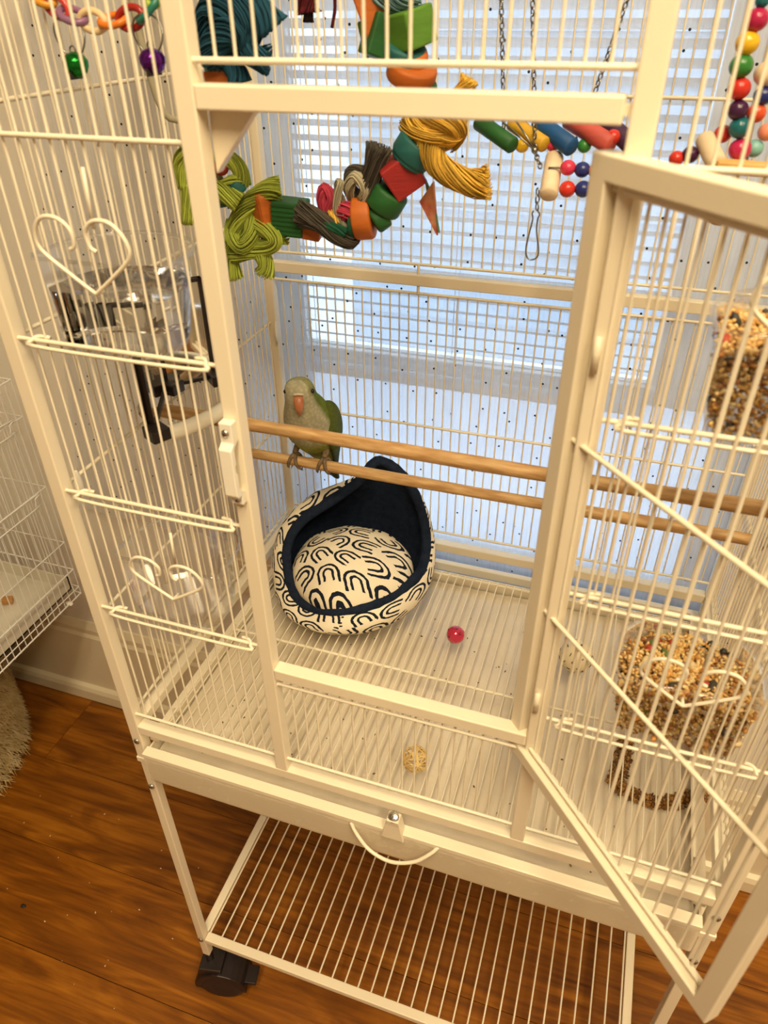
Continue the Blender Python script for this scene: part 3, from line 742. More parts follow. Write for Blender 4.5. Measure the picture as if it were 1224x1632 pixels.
# ------------------------------------------------------------------ parrot
def parrot():
    P0 = V((0.100, 0.322, 0.8625))
    root = thing('parrot', P0, 'green parrot with grey face and breast standing on the lower perch', 'parrot')
    cs = [  # y, z, half width, half depth
        (0.088, -0.085, 0.0045, 0.002), (0.070, -0.062, 0.009, 0.004), (0.050, -0.032, 0.0125, 0.007), (0.036, -0.006, 0.018, 0.014), (0.026, 0.012, 0.0255, 0.022),
        (0.016, 0.030, 0.0315, 0.029), (0.008, 0.048, 0.0335, 0.0315), (0.001, 0.064, 0.031, 0.0295), (-0.005, 0.078, 0.0255, 0.0255), (-0.010, 0.090, 0.0200, 0.0220),
        (-0.0135, 0.100, 0.0186, 0.0208), (-0.015, 0.108, 0.0176, 0.0190), (-0.015, 0.1145, 0.0142, 0.0150), (-0.0145, 0.1180, 0.0076, 0.0080)]
    n = 24; rings = []
    hy = R(20)
    for i, (y, z, w, d) in enumerate(cs):
        a = cs[max(i-1, 0)]; b = cs[min(i+1, len(cs)-1)]
        tg = V((0, b[0]-a[0], b[1]-a[1])).normalized()
        if i >= 9: tg = (tg*0.3+V((0, 0, 1))).normalized()
        bk = V((1, 0, 0)).cross(tg)   # front/back direction in the ring plane
        rg = []
        for k in range(n):
            an = 2*math.pi*k/n
            off = V((1, 0, 0))*w*math.cos(an) + bk*d*math.sin(an)
            rg.append(P0 + V((0, y, z)) + off)
        rings.append(rg)
    mb = MB().loft(rings)
    # folded wings
    for s in (1, -1):
        rg = []
        for (y, z, w, h, xo) in ((0.002, 0.079, 0.003, 0.007, 0.0205), (0.007, 0.070, 0.0055, 0.017, 0.0255), (0.014, 0.052, 0.0068, 0.0235, 0.0285), (0.024, 0.030, 0.0072, 0.0235, 0.0285), (0.036, 0.008, 0.006, 0.018, 0.0235), (0.048, -0.014, 0.0045, 0.012, 0.017), (0.062, -0.040, 0.003, 0.007, 0.010), (0.073, -0.058, 0.0015, 0.003, 0.006)):
            fw = V((0, -0.83, -0.55)); rr = []
            for k in range(12):
                an = 2*math.pi*k/12
                rr.append(P0 + V((s*(xo+w*math.cos(an)), y, z)) + V((0, 0.80, 0.60))*0 + V((0, -0.78, -0.45)).normalized()*h*math.sin(an))
            rg.append(rr if s > 0 else rr[::-1])
        mb.loft(rg)
    me = bpy.data.meshes.new('body'); me.from_pydata([tuple(q) for q in mb.v], [], mb.f)
    nb_ = len(cs)*n
    ca = me.color_attributes.new('plumage', 'FLOAT_COLOR', 'POINT')
    rnd = random.Random(2)
    for i, vv in enumerate(me.vertices):
        q = vv.co - P0; x, y, z = q.x, q.y, q.z
        if i < nb_:
            ring = i//n; an = 2*math.pi*(i % n)/n; front = -math.sin(an)*-1
            cy = cs[ring][0]; fr = (cy - y)/max(cs[ring][3], 1e-4)   # >0 front
            g = (0.125, 0.165, 0.022); grey = (0.40, 0.37, 0.25); yel = (0.25, 0.27, 0.05); crown = (0.25, 0.25, 0.10); tail = (0.07, 0.10, 0.03)
            if ring <= 2: c = tail
            elif z > 0.104: c = grey if fr > 0.45 else crown
            elif z > 0.032: c = grey if fr > 0.02 else g
            elif fr > 0.2: c = yel
            else: c = g
        else:
            c = (0.085, 0.108, 0.014) if z > 0.0 else (0.05, 0.065, 0.03)
        k = rnd.uniform(0.88, 1.12); ca.data[i].color = (c[0]*k, c[1]*k, c[2]*k, 1)
    m = bpy.data.materials.new('parrot_plumage'); t, N, L = nt(m); b = N['Principled BSDF']; b.inputs['Roughness'].default_value = 0.8; b.inputs['Specular IOR Level'].default_value = 0.2
    at = N.new('ShaderNodeAttribute'); at.attribute_name = 'plumage'
    tc = N.new('ShaderNodeTexCoord'); vo = N.new('ShaderNodeTexVoronoi'); vo.inputs['Scale'].default_value = 230; L.new(tc.outputs['Object'], vo.inputs['Vector'])
    cr = N.new('ShaderNodeValToRGB'); cr.color_ramp.elements[0].color = (1.15, 1.15, 1.15, 1); cr.color_ramp.elements[1].color = (0.72, 0.72, 0.72, 1); cr.color_ramp.elements[1].position = 0.75
    L.new(vo.outputs['Distance'], cr.inputs[0])
    mx = N.new('ShaderNodeMix'); mx.data_type = 'RGBA'; mx.blend_type = 'MULTIPLY'; mx.inputs[0].default_value = 0.7
    L.new(at.outputs['Color'], mx.inputs[6]); L.new(cr.outputs[0], mx.inputs[7]); L.new(mx.outputs[2], b.inputs['Base Color'])
    bp = N.new('ShaderNodeBump'); bp.inputs['Strength'].default_value = 0.35; bp.inputs['Distance'].default_value = 0.001; bp.invert = True
    L.new(vo.outputs['Distance'], bp.inputs['Height']); L.new(bp.outputs[0], b.inputs['Normal'])
    me.materials.append(m); me.polygons.foreach_set('use_smooth', [True]*len(me.polygons))
    link('body', me, root, sub=2)
    # head parts, turned towards the door
    hc = P0 + V((0, -0.0135, 0.100)); hf = V((math.sin(hy), -math.cos(hy), 0)); hs_ = V((math.cos(hy), math.sin(hy), 0))
    HORN = mk('beak_horn', srgb(178, 112, 76), 0.35, col2=srgb(150, 88, 56), scale=90)
    rg = []
    for (f, z, w, d) in ((0.0165, 0.006, 0.0030, 0.0025), (0.0195, 0.0035, 0.0062, 0.0052), (0.0225, -0.002, 0.0064, 0.0056), (0.0240, -0.0085, 0.0052, 0.0045), (0.0236, -0.0145, 0.0034, 0.0028), (0.0220, -0.0190, 0.0014, 0.0012), (0.0208, -0.0208, 0.0004, 0.0004)):
        rg.append([hc + hf*(f+d*0.9*math.sin(2*math.pi*k/14)) + hs_*w*math.cos(2*math.pi*k/14) + V((0, 0, z)) for k in range(14)])
    bk_ = MB().loft(rg).obj('beak', HORN, root, smooth=True, sub=1); bk_['label'] = 'hooked orange pink beak'
    rg = [[hc + hf*(f+d*math.sin(2*math.pi*k/10)) + hs_*w*math.cos(2*math.pi*k/10) + V((0, 0, z)) for k in range(10)] for (f, z, w, d) in ((0.0150, -0.006, 0.005, 0.003), (0.0185, -0.0125, 0.0042, 0.003), (0.0190, -0.0175, 0.002, 0.0016))]
    MB().loft(rg).obj('lower_beak', HORN, root, smooth=True)
    MB().tube([hc+hs_*s*0.0062+hf*(0.0205-abs(s)*0.001)+V((0, 0, 0.0062+0.0012*(1-abs(s)))) for s in (-1, -0.5, 0, 0.5, 1)], 0.0016, 8).obj('cere', mk('cere_skin', (0.50, 0.44, 0.33), 0.7), root, smooth=True)
    for s in (-1, 1):
        ey = MB().ball(hc + hs_*s*0.0160 + hf*0.0085 + V((0, 0, 0.0055)), 0.0027, 12, 8).obj('eye', mk('dark_eye', (0.006, 0.004, 0.003), 0.12), root, smooth=True)
    # feet: two toes forward over the bar, two behind
    FOOT = mk('scaly_grey_foot', srgb(128, 106, 78), 0.75, col2=srgb(92, 74, 52), scale=200, bump=0.4, bscale=300)
    CLAW = mk('dark_claw', (0.03, 0.025, 0.02), 0.4)
    pc = V((0, 0.322, 0.855)); pr = 0.0092
    for fx in (-0.021, 0.020):
        x0 = P0.x+fx
        ft = MB().tube([(x0*0.6+(P0.x+fx*0.55)*0.4, 0.337, 0.8785), (x0, 0.330, 0.872), (x0, 0.323, 0.8665)], [0.0062, 0.0042, 0.0036], 10)
        fo = ft.obj('foot', FOOT, root, smooth=True)
        for dx, fwd in ((-0.0042, 1), (0.0042, 1), (-0.003, -1), (0.0035, -1)):
            pts = []
            for k in range(7):
                a = R(90+fwd*(k*24+4)); pts.append(pc + V((x0+dx*(0.3+0.28*k), pr*math.cos(a), pr*math.sin(a)+0.0006)))
            to = MB().tube(smooth_path(pts, 2), [0.0028-0.0010*k/12 for k in range(13)], 8).obj('toe', FOOT, fo, smooth=True)
            e = pts[-1]; tg = (pts[-1]-pts[-2]).normalized()
            MB().tube([e, e+tg*0.003+V((0, -0.0002*fwd, -0.0007)), e+tg*0.0055+V((0, 0.0012*fwd, -0.0022))], [0.0013, 0.0009, 0.0002], 6).obj('claw', CLAW, fo, smooth=True)
parrot()

# ------------------------------------------------------------------ small balls on the cage floor
def rattan_ball(c, r, seed, mat, n=26, rr=0.0010):
    rnd = random.Random(seed); m = MB()
    for i in range(n):
        ax = V((rnd.gauss(0, 1), rnd.gauss(0, 1), rnd.gauss(0, 1))).normalized(); u = ax.orthogonal().normalized(); w = ax.cross(u)
        k = rnd.uniform(0.92, 1.0); off = ax*r*rnd.uniform(-0.45, 0.45); rad = math.sqrt(max(r*r*k*k-off.length_squared, 1e-8))
        m.tube([V(c)+off+(u*math.cos(2*math.pi*j/20)+w*math.sin(2*math.pi*j/20))*rad for j in range(20)], rr, 5, closed=True)
    return m
VINE = mk('pale_vine', srgb(240, 214, 150), 0.7, col2=srgb(222, 186, 116), scale=80)
vb = rattan_ball((0.3237, 0.0605, 0.6740), 0.0145, 5, VINE, 22, 0.0006).obj('vine_ball', VINE, smooth=True)
tag(vb, 'small round ball woven of pale vine behind the lower front wires', 'toy ball')
PINK = mk('pink_plastic', srgb(206, 40, 84), 0.12, col2=srgb(180, 26, 62), scale=90, coat=0.6)
pb = thing('plastic_ball', (0.3187, 0.2608, 0.6705), 'small shiny pink plastic ball on the cage floor grate', 'toy ball')
pc_ = V((0.3187, 0.2608, 0.6705)); pbm = MB().ball(pc_, 0.0118, 24, 16).obj('sphere', PINK, pb, smooth=True)
rnd = random.Random(8)
for i in range(12):
    d = V((rnd.gauss(0, 1), rnd.gauss(0, 1), rnd.gauss(0, 1))).normalized()
    MB().lathe([(0.0017, 0.0), (0.0017, 0.0004), (0.0006, 0.0005)], pc_+d*0.0115, 10, d).obj('hole', mk('pink_dark', srgb(130, 14, 44), 0.4), pbm, smooth=True)
wc = V((0.4715, 0.2640, 0.6780)); wr = 0.0205
wf = thing('slotted_ball', wc, 'white openwork ball with dark holes near the right of the cage floor', 'toy ball')
WB = mk('ivory_plastic', srgb(228, 212, 178), 0.5)
wbm = MB().ball(wc, wr, 28, 18).obj('sphere', WB, wf, smooth=True)
rnd = random.Random(4); DH = mk('dark_hole', (0.025, 0.018, 0.012), 0.8)
for i in range(46):
    z = 1-2*(i+0.5)/46; ph = i*2.39996; q = math.sqrt(1-z*z); d = V((q*math.cos(ph), q*math.sin(ph), z))
    if i % 3 == 0: MB().lathe([(0.0019, 0), (0.0019, 0.0003), (0.0004, 0.0004)], wc+d*(wr-0.0001), 10, d).obj('hole', DH, wbm)
    else:
        u = d.orthogonal().normalized(); w = d.cross(u); a = rnd.uniform(0, 3); uu = u*math.cos(a)+w*math.sin(a); ww = d.cross(uu)
        m = MB(); m.obox(wc+d*(wr+0.0000), (uu, ww, d), (0.0022, 0.0005, 0.0003)); m.obj('hole', DH, wbm)

# ------------------------------------------------------------------ feeding cups
def d_ring(cx, y0, hw, dep, z, n=14):
    pts = []
    for i in range(n+1):
        a = math.pi*i/n
        pts.append(V((cx+hw*math.cos(a), y0+dep*0.38+(dep*0.62)*math.sin(a), z)))
    r = 0.006
    pts += [V((cx-hw, y0+r, z)), V((cx-hw+r, y0, z)), V((cx, y0, z)), V((cx+hw-r, y0, z)), V((cx+hw, y0+r, z))]
    return pts
def cup(cx, zb, label, h=0.066):
    e = thing('feeding_cup', (cx, 0.05, zb), label, 'feeding cup', 'clear plastic cups behind the cup flaps')
    y0 = 0.0105
    sec = [(0.043, 0.066, 0.0), (0.046, 0.070, 0.004), (0.049, 0.076, h*0.5), (0.053, 0.083, h), (0.0555, 0.086, h+0.0006)]
    rings = [d_ring(cx, y0, a, b, zb+z) for a, b, z in sec]
    MB().loft(rings, True, False).obj('bowl', CLEAR, e, smooth=False, bevel=0)
    MB().tube(rings[-1], 0.0014, 6, closed=True).obj('rim', CLEAR, e, smooth=True)
    MB().tube([q+V((0, 0, -0.0005)) for q in d_ring(cx, y0, 0.0435, 0.067, zb)], 0.0013, 6, closed=True).obj('base_ring', CLEAR, e, smooth=True)
    return e
cup(0.092, 1.1315, 'clear plastic cup of water behind the upper left heart handle')
cup(0.092, 0.857, 'empty clear plastic cup behind the lower left heart handle')
cup(0.550, 0.852, 'clear plastic cup full of seed mix behind the lower right heart handle')
cup(0.556, 1.1315, 'clear plastic cup full of seed mix at the upper right edge')
WATER = bpy.data.materials.new('water'); t_, N_, L_ = nt(WATER); b_ = N_['Principled BSDF']
b_.inputs['Transmission Weight'].default_value = 1; b_.inputs['IOR'].default_value = 1.33; b_.inputs['Roughness'].default_value = 0.0; b_.inputs['Base Color'].default_value = (0.98, 0.985, 0.98, 1)
wt = MB().loft([d_ring(0.092, 0.0115, a, b, 1.1315+z) for a, b, z in ((0.042, 0.064, 0.0015), (0.045, 0.068, 0.004), (0.0475, 0.0735, 0.026), (0.0493, 0.0765, 0.043))]).obj('water', WATER)
tag(wt, 'clear water filling the upper left cup', 'water')
SEEDM = bpy.data.materials.new('seed_mix'); t_, N_, L_ = nt(SEEDM); b_ = N_['Principled BSDF']; b_.inputs['Roughness'].default_value = 0.55
at_ = N_.new('ShaderNodeAttribute'); at_.attribute_name = 'seed_colour'; L_.new(at_.outputs['Color'], b_.inputs['Base Color'])
PAL = [srgb(226, 190, 120), srgb(206, 160, 84), srgb(238, 214, 158), srgb(184, 130, 62), srgb(160, 104, 50), srgb(232, 200, 140), srgb(214, 172, 96)]
BIG = [srgb(60, 54, 44), srgb(170, 60, 40), srgb(230, 206, 160), srgb(110, 74, 40), srgb(90, 110, 50), srgb(48, 44, 40), srgb(216, 150, 70)]
def seed_stuff(name, pts, label, cat, sizes=(0.0012, 0.0018), big=0.014, seed=1, pal=None):
    rnd = random.Random(seed); vs, fs, cl = [], [], []
    pal = pal or PAL
    for q in pts:
        isb = rnd.random() < big; r = rnd.uniform(*sizes)*(2.4 if isb else 1); c = rnd.choice(BIG if isb else pal)
        rot = Euler((rnd.uniform(0, 6), rnd.uniform(0, 6), rnd.uniform(0, 6))).to_matrix(); o = len(vs)
        el = rnd.uniform(1.25, 1.9); n = 6
        loc = [(0, 0, -el)] + [(math.cos(k*2*math.pi/n)*0.8, math.sin(k*2*math.pi/n)*0.8, -0.45*el) for k in range(n)] + [(math.cos(k*2*math.pi/n)*0.8, math.sin(k*2*math.pi/n)*0.8, 0.45*el) for k in range(n)] + [(0, 0, el)]
        for l in loc: vs.append(tuple(V(q)+rot @ (V(l)*r)))
        cl += [c]*len(loc)
        for k in range(n):
            j = (k+1) % n
            fs += [(o, o+1+j, o+1+k), (o+1+k, o+1+j, o+1+n+j, o+1+n+k), (o+1+n+k, o+1+n+j, o+1+2*n)]
    me = bpy.data.meshes.new(name); me.from_pydata(vs, [], fs); me.materials.append(SEEDM)
    ca = me.color_attributes.new('seed_colour', 'FLOAT_COLOR', 'POINT')
    ca.data.foreach_set('color', [x for c in cl for x in (*c, 1)])
    me.polygons.foreach_set('use_smooth', [True]*len(me.polygons))
    o = link(name, me); tag(o, label, cat, kind='stuff'); return o
def fill_cup(cx, zb, lvl, seed, label):
    rnd = random.Random(seed); pts = []
    def inside(x, y, hw, dep): 
        yy = y-0.0125
        if yy < 0: return False
        if yy < dep*0.38: return abs(x-cx) < hw
        return ((x-cx)/hw)**2+((yy-dep*0.38)/(dep*0.62))**2 < 1
    while len(pts) < 3800:
        z = zb+0.004+lvl*rnd.random(); k = (z-zb)/0.056; hw = 0.0425+0.0085*k; dep = 0.064+0.015*k
        x = cx+rnd.uniform(-hw, hw); y = 0.0125+rnd.uniform(0, dep)
        if not inside(x, y, hw, dep): continue
        top_ = zb+0.004+lvl*(0.93+0.10*math.sin(x*60)*math.cos(y*50))
        deep = z < top_-0.006 and inside(x, y-0.005, hw-0.0055, dep-0.010) and y > 0.0185
        if deep: continue
        pts.append((x, y, min(z, top_)))
    seed_stuff('seed_mix', pts, label, 'bird seed', seed=seed)
fill_cup(0.550, 0.852, 0.053, 3, 'seed mix with nuts filling the lower right cup')
fill_cup(0.556, 1.1315, 0.055, 4, 'seed mix with nuts filling the upper right cup')
# millet spilled in a curved ridge on the liner under the lower right cup
rnd = random.Random(21); pts = []
ridge = smooth_path([(0.5466, 0.2018, 0.6240), (0.5416, 0.1662, 0.6240), (0.5393, 0.1394, 0.6240), (0.5506, 0.1322, 0.6240), (0.5710, 0.1274, 0.6240), (0.5908, 0.1299, 0.6240), (0.6104, 0.1405, 0.6240), (0.6316, 0.1557, 0.6240)], 8)
for i in range(2600):
    a = ridge[rnd.randrange(len(ridge)-1)]; w = abs(rnd.gauss(0, 1)); ang = rnd.uniform(0, 6.28)
    rr = min(w, 1.6)*0.0060; pts.append((a.x+rr*math.cos(ang)+rnd.uniform(-0.002, 0.002), a.y+rr*math.sin(ang)*0.9, 0.6205+max(0, 0.008-rr*0.8)*rnd.random()))
seed_stuff('spilled_millet', pts, 'curved ridge of brown millet lying under the lower right cup', 'bird seed', (0.0011, 0.0016), 0.0, 22, [srgb(150, 104, 44), srgb(122, 80, 30), srgb(176, 128, 60), srgb(100, 66, 26)])
rnd = random.Random(33); pts = []
for i in range(110): pts.append((rnd.uniform(0.05, 0.59), rnd.uniform(0.02, 0.36), 0.6205))
seed_stuff('seed_husks', pts, 'scattered dark seed husks lying on the tray liner', 'husks', (0.0006, 0.0012), 0.0, 34, [srgb(96, 72, 40), srgb(130, 100, 60), srgb(60, 46, 28)])

# ------------------------------------------------------------------ corner mirror with curved perch
MIR = mk('mirror_glass', (0.80, 0.80, 0.78), 0.03, 1.0)
GREYP = mk('pale_grey_plastic', (0.66, 0.65, 0.60), 0.45)
mr_ = thing('corner_mirror', (0.03, 0.14, 1.015), 'black framed folding mirror with a curved white perch on the left cage wall', 'mirror toy')
MA, MBk, MC = V((0.058, 0.080, 0)), V((0.017, 0.166, 0)), V((0.054, 0.204, 0))
for a, b in ((MA, MBk), (MBk, MC)):
    d = (b-a).normalized(); nn = V((d.y, -d.x, 0))
    if nn.dot(V((1, 0, 0))) < 0: nn = -nn
    L_m = (b-a).length; zc0, zc1 = 1.022, 1.128
    c = (a+b)/2 + V((0, 0, (zc0+zc1)/2))
    m = MB(); fw = 0.0035
    m.obox(c-nn*0.002, (d, nn, hz), (L_m/2, 0.0015, (zc1-zc0)/2))
    for s in (-1, 1):
        m.obox(c+d*s*(L_m/2-fw/2), (d, nn, hz), (fw/2, 0.0030, (zc1-zc0)/2))
        m.obox(c+hz*s*((zc1-zc0)/2-fw/2), (d, nn, hz), (L_m/2, 0.0030, fw/2))
    fr = m.obj('frame', BLACKP, mr_)
    MB().obox(c+nn*0.0004, (d, nn, hz), (L_m/2-fw, 0.0006, (zc1-zc0)/2-fw)).obj('mirror_pane', MIR, fr)
for q, nn in ((MA, V((0.4, -0.2, 0))), (MC, V((0.6, -0.5, 0))), (MBk, V((0.8, -0.1, 0)))):
    MB().obox(q+nn.normalized()*0.008+V((0, 0, 1.0245)), (nn.normalized(), hz.cross(nn.normalized()), hz), (0.010, 0.009, 0.006)).obj('bracket', BLACKP, mr_, bevel=0.001)
ap = smooth_path([MA+V((0.004, -0.002, 1.022)), V((0.075, 0.090, 1.020)), V((0.090, 0.120, 1.020)), V((0.096, 0.150, 1.020)), V((0.088, 0.180, 1.021)), V((0.072, 0.200, 1.022)), MC+V((0.006, -0.001, 1.023))], 5)
apo = MB().tube(ap, 0.0074, 14).obj('curved_perch', WPLAST, mr_, smooth=True); apo['label'] = 'curved white perch bar'
for q in (ap[0], ap[-1]): MB().ball(q, 0.0085, 12, 8, (1, 1, 0.9)).obj('perch_socket', GREYP, mr_, smooth=True)

# ------------------------------------------------------------------ toy building blocks
def stain(name, c, dark=0.72):
    return mk('stained_'+name, c, 0.6, col2=tuple(x*dark for x in c), scale=16, stretch=(1, 1, 8), bump=0.15, bscale=60, detail=5)
ORG = stain('orange', srgb(198, 104, 30)); GRN = stain('green', srgb(30, 92, 38)); LGR = stain('leaf_green', srgb(92, 142, 44)); TEAL = stain('teal', srgb(26, 98, 96))
REDB = stain('red', srgb(160, 38, 38)); YELB = stain('yellow', srgb(226, 178, 48)); BLUB = stain('blue', srgb(14, 84, 146)); CORAL = stain('coral', srgb(204, 88, 78)); NATW = mk('natural_maple', srgb(234, 214, 184), 0.6, col2=srgb(218, 194, 158), scale=12, stretch=(1, 1, 6))
def cotton(name, c):
    m = mk('cotton_'+name, c, 0.95, spec=0.1)
    t, N, L = nt(m); b = N['Principled BSDF']
    if not b.inputs['Base Color'].is_linked:      # every strand a little lighter or darker
        g = N.new('ShaderNodeNewGeometry'); cr = N.new('ShaderNodeValToRGB')
        cr.color_ramp.elements[0].color = (*[x*0.42 for x in c], 1); cr.color_ramp.elements[1].color = (*[min(1, x*1.2) for x in c], 1)
        L.new(g.outputs['Random Per Island'], cr.inputs[0]); L.new(cr.outputs[0], b.inputs['Base Color'])
    return m
CG = cotton('lime', srgb(182, 196, 84)); CY = cotton('gold', srgb(236, 190, 82)); CB = cotton('slate_blue', srgb(46, 90, 112)); CD = cotton('charcoal', srgb(86, 80, 72)); CW = cotton('grey', srgb(184, 176, 150)); CP = cotton('rose', srgb(196, 70, 92)); CM = cotton('maroon', srgb(92, 34, 40)); CGR = cotton('bottle_green', srgb(40, 92, 70))
def rotm(rx, ry, rz): return Euler((R(rx), R(ry), R(rz))).to_matrix()
def block(c, sz, rot, mat, par, name='wood_block', bev=0.0016):
    M = rotm(*rot); ax = [M @ V(q) for q in ((1, 0, 0), (0, 1, 0), (0, 0, 1))]
    return MB().obox(c, ax, [s/2 for s in sz]).obj(name, mat, par, bevel=bev)
def disc(c, ax, r, h, mat, par, name='wood_disc', bev=0.0025):
    ax = V(ax).normalized(); b = min(bev, h*0.3)
    return MB().lathe([(r-b, -h/2), (r-b*0.3, -h/2+b*0.3), (r, -h/2+b), (r, h/2-b), (r-b*0.3, h/2-b*0.3), (r-b, h/2)], c, 24, ax).obj(name, mat, par, smooth=True)
def bead(c, r, mat, par, ax=(0, 0, 1)):
    return MB().ball(c, r, 16, 12, (1, 1, 0.94)).obj('bead', mat, par, smooth=True)
def strands(path, Rr, n, r, twist=1.0, seed=0, f0=0.0, f1=0.0, res=4, m=None):
    m = m or MB(); rnd = random.Random(seed); pth = smooth_path(path, res); k = len(pth)
    T = [(pth[min(i+1, k-1)]-pth[max(i-1, 0)]).normalized() for i in range(k)]
    nr = T[0].orthogonal().normalized(); N_s, B_s = [], []
    for i in range(k):
        nr = (nr-T[i]*nr.dot(T[i])).normalized(); N_s.append(nr.copy()); B_s.append(T[i].cross(nr))
    for s in range(n):
        a0 = rnd.uniform(0, 6.283); rho = Rr*math.sqrt(rnd.random()); cut0 = rnd.uniform(0, 0.10) if f0 else 0; cut1 = rnd.uniform(0, 0.12) if f1 else 0
        pts = []
        for i in range(k):
            t = i/(k-1)
            if t < cut0 or t > 1-cut1: continue
            fl = 1 + f0*max(0, 1-t/0.35)**1.5 + f1*max(0, (t-0.65)/0.35)**1.5
            a = a0 + twist*6.283*t; q = rho*fl
            pts.append(pth[i] + (N_s[i]*math.cos(a)+B_s[i]*math.sin(a))*q + V((rnd.uniform(-1, 1), rnd.uniform(-1, 1), rnd.uniform(-1, 1)))*r*0.35)
        if len(pts) > 1: m.tube(pts, r, 5)
    return m
def rope(path, Rr, n, mat, par, twist=1.0, seed=0, f0=0.0, f1=0.0, r=0.0008, name='rope'):
    o = strands(path, Rr, int(n*1.7), r*0.72, twist, seed, f0, f1).obj(name, mat, par, smooth=True); o['kind'] = 'stuff'; return o
def chain(a, b, par, mat=NICKEL, L=0.0062, r=0.0007):
    a, b = V(a), V(b); d = (b-a).normalized(); n = max(2, int((b-a).length/(L*0.78))); m = MB(); u = d.orthogonal().normalized(); w = d.cross(u)
    for i in range(n):
        c = a+(b-a)*(i+0.5)/n; s = u if i % 2 else w
        m.tube([c + d*(L*0.5*math.cos(k*math.pi/5)) + s*(L*0.30*math.sin(k*math.pi/5)) for k in range(10)], r, 5, closed=True)
    o = m.obj('chain', mat, par, smooth=True); o['kind'] = 'stuff'; return o

# ------------------------------------------------------------------ big rope and block toy
ta = thing('rope_block_toy', (0.2, 0.25, 1.2), 'large toy of coloured wood blocks and knotted rope curving across the cage', 'bird toy')
core = smooth_path([(0.215, 0.25, ZTOP-0.007), (0.222, 0.25, 1.45), (0.2293, 0.2500, 1.3473), (0.2407, 0.2500, 1.3260), (0.2521, 0.2500, 1.3013), (0.2717, 0.2500, 1.2657), (0.2580, 0.2500, 1.2414), (0.2446, 0.2500, 1.2218), (0.2281, 0.2500, 1.1936), (0.2021, 0.2500, 1.1798), (0.1702, 0.2500, 1.1719), (0.1351, 0.2500, 1.1780), (0.1058, 0.2500, 1.1829), (0.0861, 0.2500, 1.1599), (0.0736, 0.2400, 1.2027), (0.050, 0.225, 1.255), (0.030, 0.21, 1.30), (0.020, 0.2, ZTOP-0.007)], 6)
MB().tube(core, 0.0030, 8).obj('core_rope', CW, ta, smooth=True)
block((0.2215, 0.2450, 1.3418), (0.024, 0.016, 0.040), (0, -22, 20), ORG, ta)
rope([(0.2179, 0.2500, 1.3530), (0.2316, 0.2430, 1.3490), (0.2453, 0.2450, 1.3465), (0.2559, 0.2500, 1.3511)], 0.0085, 60, cotton('pale_teal', srgb(120, 158, 166)), ta, 0.6, 3)
block((0.2386, 0.2550, 1.3266), (0.056, 0.032, 0.026), (12, -7, -28), LGR, ta)
block((0.2294, 0.2490, 1.3217), (0.030, 0.024, 0.030), (0, 20, 40), GRN, ta)
disc((0.2461, 0.2500, 1.3125), (0.35, -0.25, 1), 0.0185, 0.012, TEAL, ta)
disc((0.2520, 0.2500, 1.3065), (0.2, -0.3, 1), 0.0135, 0.016, ORG, ta)
disc((0.2526, 0.2500, 1.2987), (0.35, -0.3, 1), 0.0205, 0.014, ORG, ta)
disc((0.2566, 0.2500, 1.2854), (0.35, -0.3, 1), 0.0165, 0.018, GRN, ta)
# gold knot
rope([(0.2494, 0.2600, 1.2756), (0.2591, 0.2430, 1.2638), (0.2759, 0.2360, 1.2574), (0.2912, 0.2430, 1.2556), (0.2913, 0.2580, 1.2654)], 0.0085, 90, CY, ta, 0.35, 5, r=0.0007)
rope([(0.2561, 0.2620, 1.2709), (0.2755, 0.2360, 1.2697), (0.2904, 0.2360, 1.2657), (0.2926, 0.2500, 1.2571), (0.2830, 0.2620, 1.2465)], 0.0090, 90, CY, ta, 0.3, 6, r=0.0007)
rope([(0.2470, 0.2560, 1.2585), (0.2645, 0.2380, 1.2567), (0.2797, 0.2360, 1.2566), (0.2865, 0.2460, 1.2597)], 0.0085, 80, CY, ta, 0.2, 7, r=0.0007)
rope([(0.2733, 0.2450, 1.2594), (0.2718, 0.2400, 1.2473), (0.2794, 0.2400, 1.2332), (0.2973, 0.2380, 1.2237), (0.3153, 0.2360, 1.2206), (0.3274, 0.2360, 1.2227)], 0.0105, 130, CY, ta, 0.7, 8, f1=0.45, r=0.0007)
rope([(0.2755, 0.2500, 1.2658), (0.2847, 0.2500, 1.2775), (0.2963, 0.2500, 1.2867), (0.3029, 0.2500, 1.2969)], 0.0065, 70, CY, ta, 0.5, 9, f1=0.5, r=0.0007)
# pieces below the gold knot
dn = V((0.2446, 0.2500, 1.2218))-V((0.2666, 0.2500, 1.2538))
disc((0.2563, 0.2500, 1.2413), dn, 0.0182, 0.018, TEAL, ta)
disc((0.2514, 0.2500, 1.2337), dn, 0.0168, 0.006, TEAL, ta)
block((0.2452, 0.2500, 1.2223), (0.030, 0.028, 0.030), (8, -34, 18), REDB, ta)
block((0.2325, 0.2550, 1.2285), (0.006, 0.020, 0.020), (0, -34, 0), mk('stained_pale_green', srgb(168, 186, 130), 0.7), ta, 'wood_chip')
disc((0.2305, 0.2500, 1.2002), V((0.2182, 0.2500, 1.1810))-V((0.2446, 0.2500, 1.2218)), 0.0172, 0.020, GRN, ta)
disc((0.2242, 0.2470, 1.1848), (-0.8, -0.5, -0.6), 0.0122, 0.014, GRN, ta)
disc((0.2084, 0.2500, 1.1830), (-1, -0.15, -0.12), 0.0195, 0.018, ORG, ta)
disc((0.1990, 0.2500, 1.1796), (-1, -0.1, 0), 0.0172, 0.006, CGR, ta)
MB().prism([(0.2701, 0.2620, 1.2148), (0.2577, 0.2620, 1.1972), (0.2736, 0.2680, 1.1673)], (0.001, 0.002, 0.0)).obj('palm_strip', mk('palm_red', srgb(190, 70, 62), 0.8, col2=srgb(230, 170, 130), scale=60), ta)
